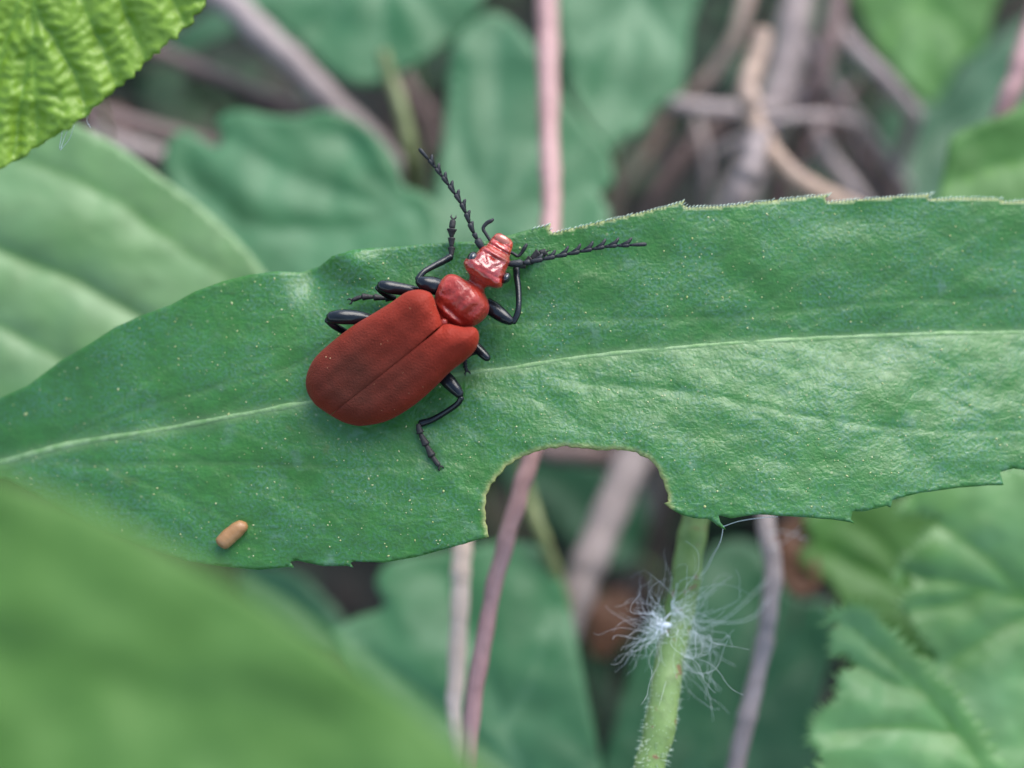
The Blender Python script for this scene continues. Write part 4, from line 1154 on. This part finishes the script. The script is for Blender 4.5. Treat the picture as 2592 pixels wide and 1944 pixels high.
# right front
leg([(1232, 772, .12, 20), (1252, 785, .15, 20), (1275, 802, .18, 17), (1294, 814, .19, 11)],
    [(1299, 816, .19, 8), (1309, 796, .185, 8), (1313, 770, .17, 7.5), (1312, 730, .13, 8), (1308, 700, .10, 8.5), (1307, 678, .08, 9)],
    [(1308, 676, .075, 7), (1328, 668, .06, 9), (1346, 656, .05, 10), (1366, 641, .045, 10), (1382, 640, .04, 8)])
# right middle
leg([(1190, 866, .11, 13), (1207, 880, .12, 13), (1224, 897, .14, 12), (1235, 908, .15, 9)],
    [(1234, 906, .13, 6.5), (1216, 893, .08, 6), (1196, 894, .05, 6), (1180, 904, .035, 6)],
    [(1178, 908, .035, 5.5), (1177, 918, .03, 5.5), (1178, 928, .025, 5.5), (1181, 938, .02, 4)])
# right hind
leg([(1112, 942, .12, 17), (1132, 962, .14, 19), (1152, 984, .16, 16), (1165, 1000, .17, 11)],
    [(1168, 1006, .17, 8), (1158, 1022, .15, 7.5), (1130, 1042, .11, 7.5), (1095, 1062, .07, 8), (1064, 1072, .06, 9.5)],
    [(1058, 1073, zg(1058, 1073, .045), 7.5), (1065, 1098, zg(1065, 1098, .03), 7.5), (1080, 1128, zg(1080, 1128, .022), 8), (1095, 1156, zg(1095, 1156, .02), 8), (1112, 1180, zg(1112, 1180, .016), 4.5)])

def antenna(pts, side, zs, nseg=11, tooth=15.0, r0=9.2):
    c = catmull([(p[0], p[1], z, 1) for p, z in zip(pts, zs)], 12)
    L = np.r_[0, np.cumsum(np.linalg.norm(np.diff(c[:, :2], axis=0), axis=1))]
    # scape + short pedicel, then longer segments
    cuts = np.r_[0, np.cumsum([1.25, 0.6] + [1.0] * (nseg - 3) + [1.35])]; cuts = cuts / cuts[-1] * L[-1]
    J = Joiner()
    def at(s): return np.array([np.interp(s, L, c[:, k]) for k in range(3)])
    for k in range(nseg):
        s0, s1 = cuts[k], cuts[k + 1]
        a, b = at(s0), at(s1)
        t = (b - a)[:2]; ln = np.linalg.norm(t); t /= ln
        nn = np.array([t[1], -t[0]]) * side
        m = at((s0 + s1) / 2)
        rr = r0 if k == 0 else r0 * (0.72 - 0.02 * k)
        P = [np.r_[a, rr * 0.55], np.r_[at(s0 + (s1 - s0) * .25), rr * .85], np.r_[m, rr], np.r_[at(s0 + (s1 - s0) * .85), rr * 1.1], np.r_[b, rr * .6]]
        P = np.array(P); P[:, 2] += zb
        J.tube(W(P[:, 0], P[:, 1], P[:, 2]), P[:, 3] / PXCM, 10)
        if 1 < k < nseg - 1:
            tl = tooth * (0.55 + 0.45 * min(1, (k - 1) / 3))
            q0 = at(s0 + (s1 - s0) * .35); q1 = at(s0 + (s1 - s0) * .75)
            tip = q1[:2] + t * tl * 0.62 + nn * tl * 0.85
            Q = np.array([[q0[0], q0[1], q0[2] + zb, 5.0], [*(q1[:2] * .6 + tip * .4 - t * 1.0), q1[2] + zb, 5.2], [*(q1[:2] * .25 + tip * .75), q1[2] + zb, 4.0], [*tip, q1[2] + zb, 1.6]])
            J.tube(W(Q[:, 0], Q[:, 1], Q[:, 2]), Q[:, 3] / PXCM, 8)
    J.build('antenna', M['antenna'], beetle)
antenna([(1224, 634), (1206, 603), (1192, 574), (1180, 542), (1167, 515), (1151, 490), (1134, 466), (1116, 443), (1096, 417), (1079, 397), (1061, 376)], -1,
        [.17, .18, .2, .22, .24, .25, .26, .27, .28, .29, .3], tooth=18)
antenna([(1284, 668), (1312, 667), (1336, 664), (1364, 658), (1407, 649), (1452, 640), (1497, 631), (1542, 623), (1588, 621), (1637, 618)], 1,
        [.16, .16, .16, .165, .17, .18, .19, .2, .21, .22], tooth=23)
def palp(pts):
    J = Joiner(); p, r = px_path([(x, y, zb + z, rr) for x, y, z, rr in pts], 6)
    J.tube(p, r, 10); J.build('palp', M['antenna'], beetle)
palp([(1243, 612, .08, 4), (1230, 592, .08, 4.2), (1223, 578, .08, 4.5), (1232, 565, .08, 5.2), (1243, 559, .085, 5), (1250, 554, .085, 2.5)])
palp([(1286, 634, .08, 4), (1300, 642, .07, 4), (1311, 648, .07, 4.2), (1320, 640, .07, 4.5), (1328, 627, .075, 5.5), (1334, 617, .075, 3)])
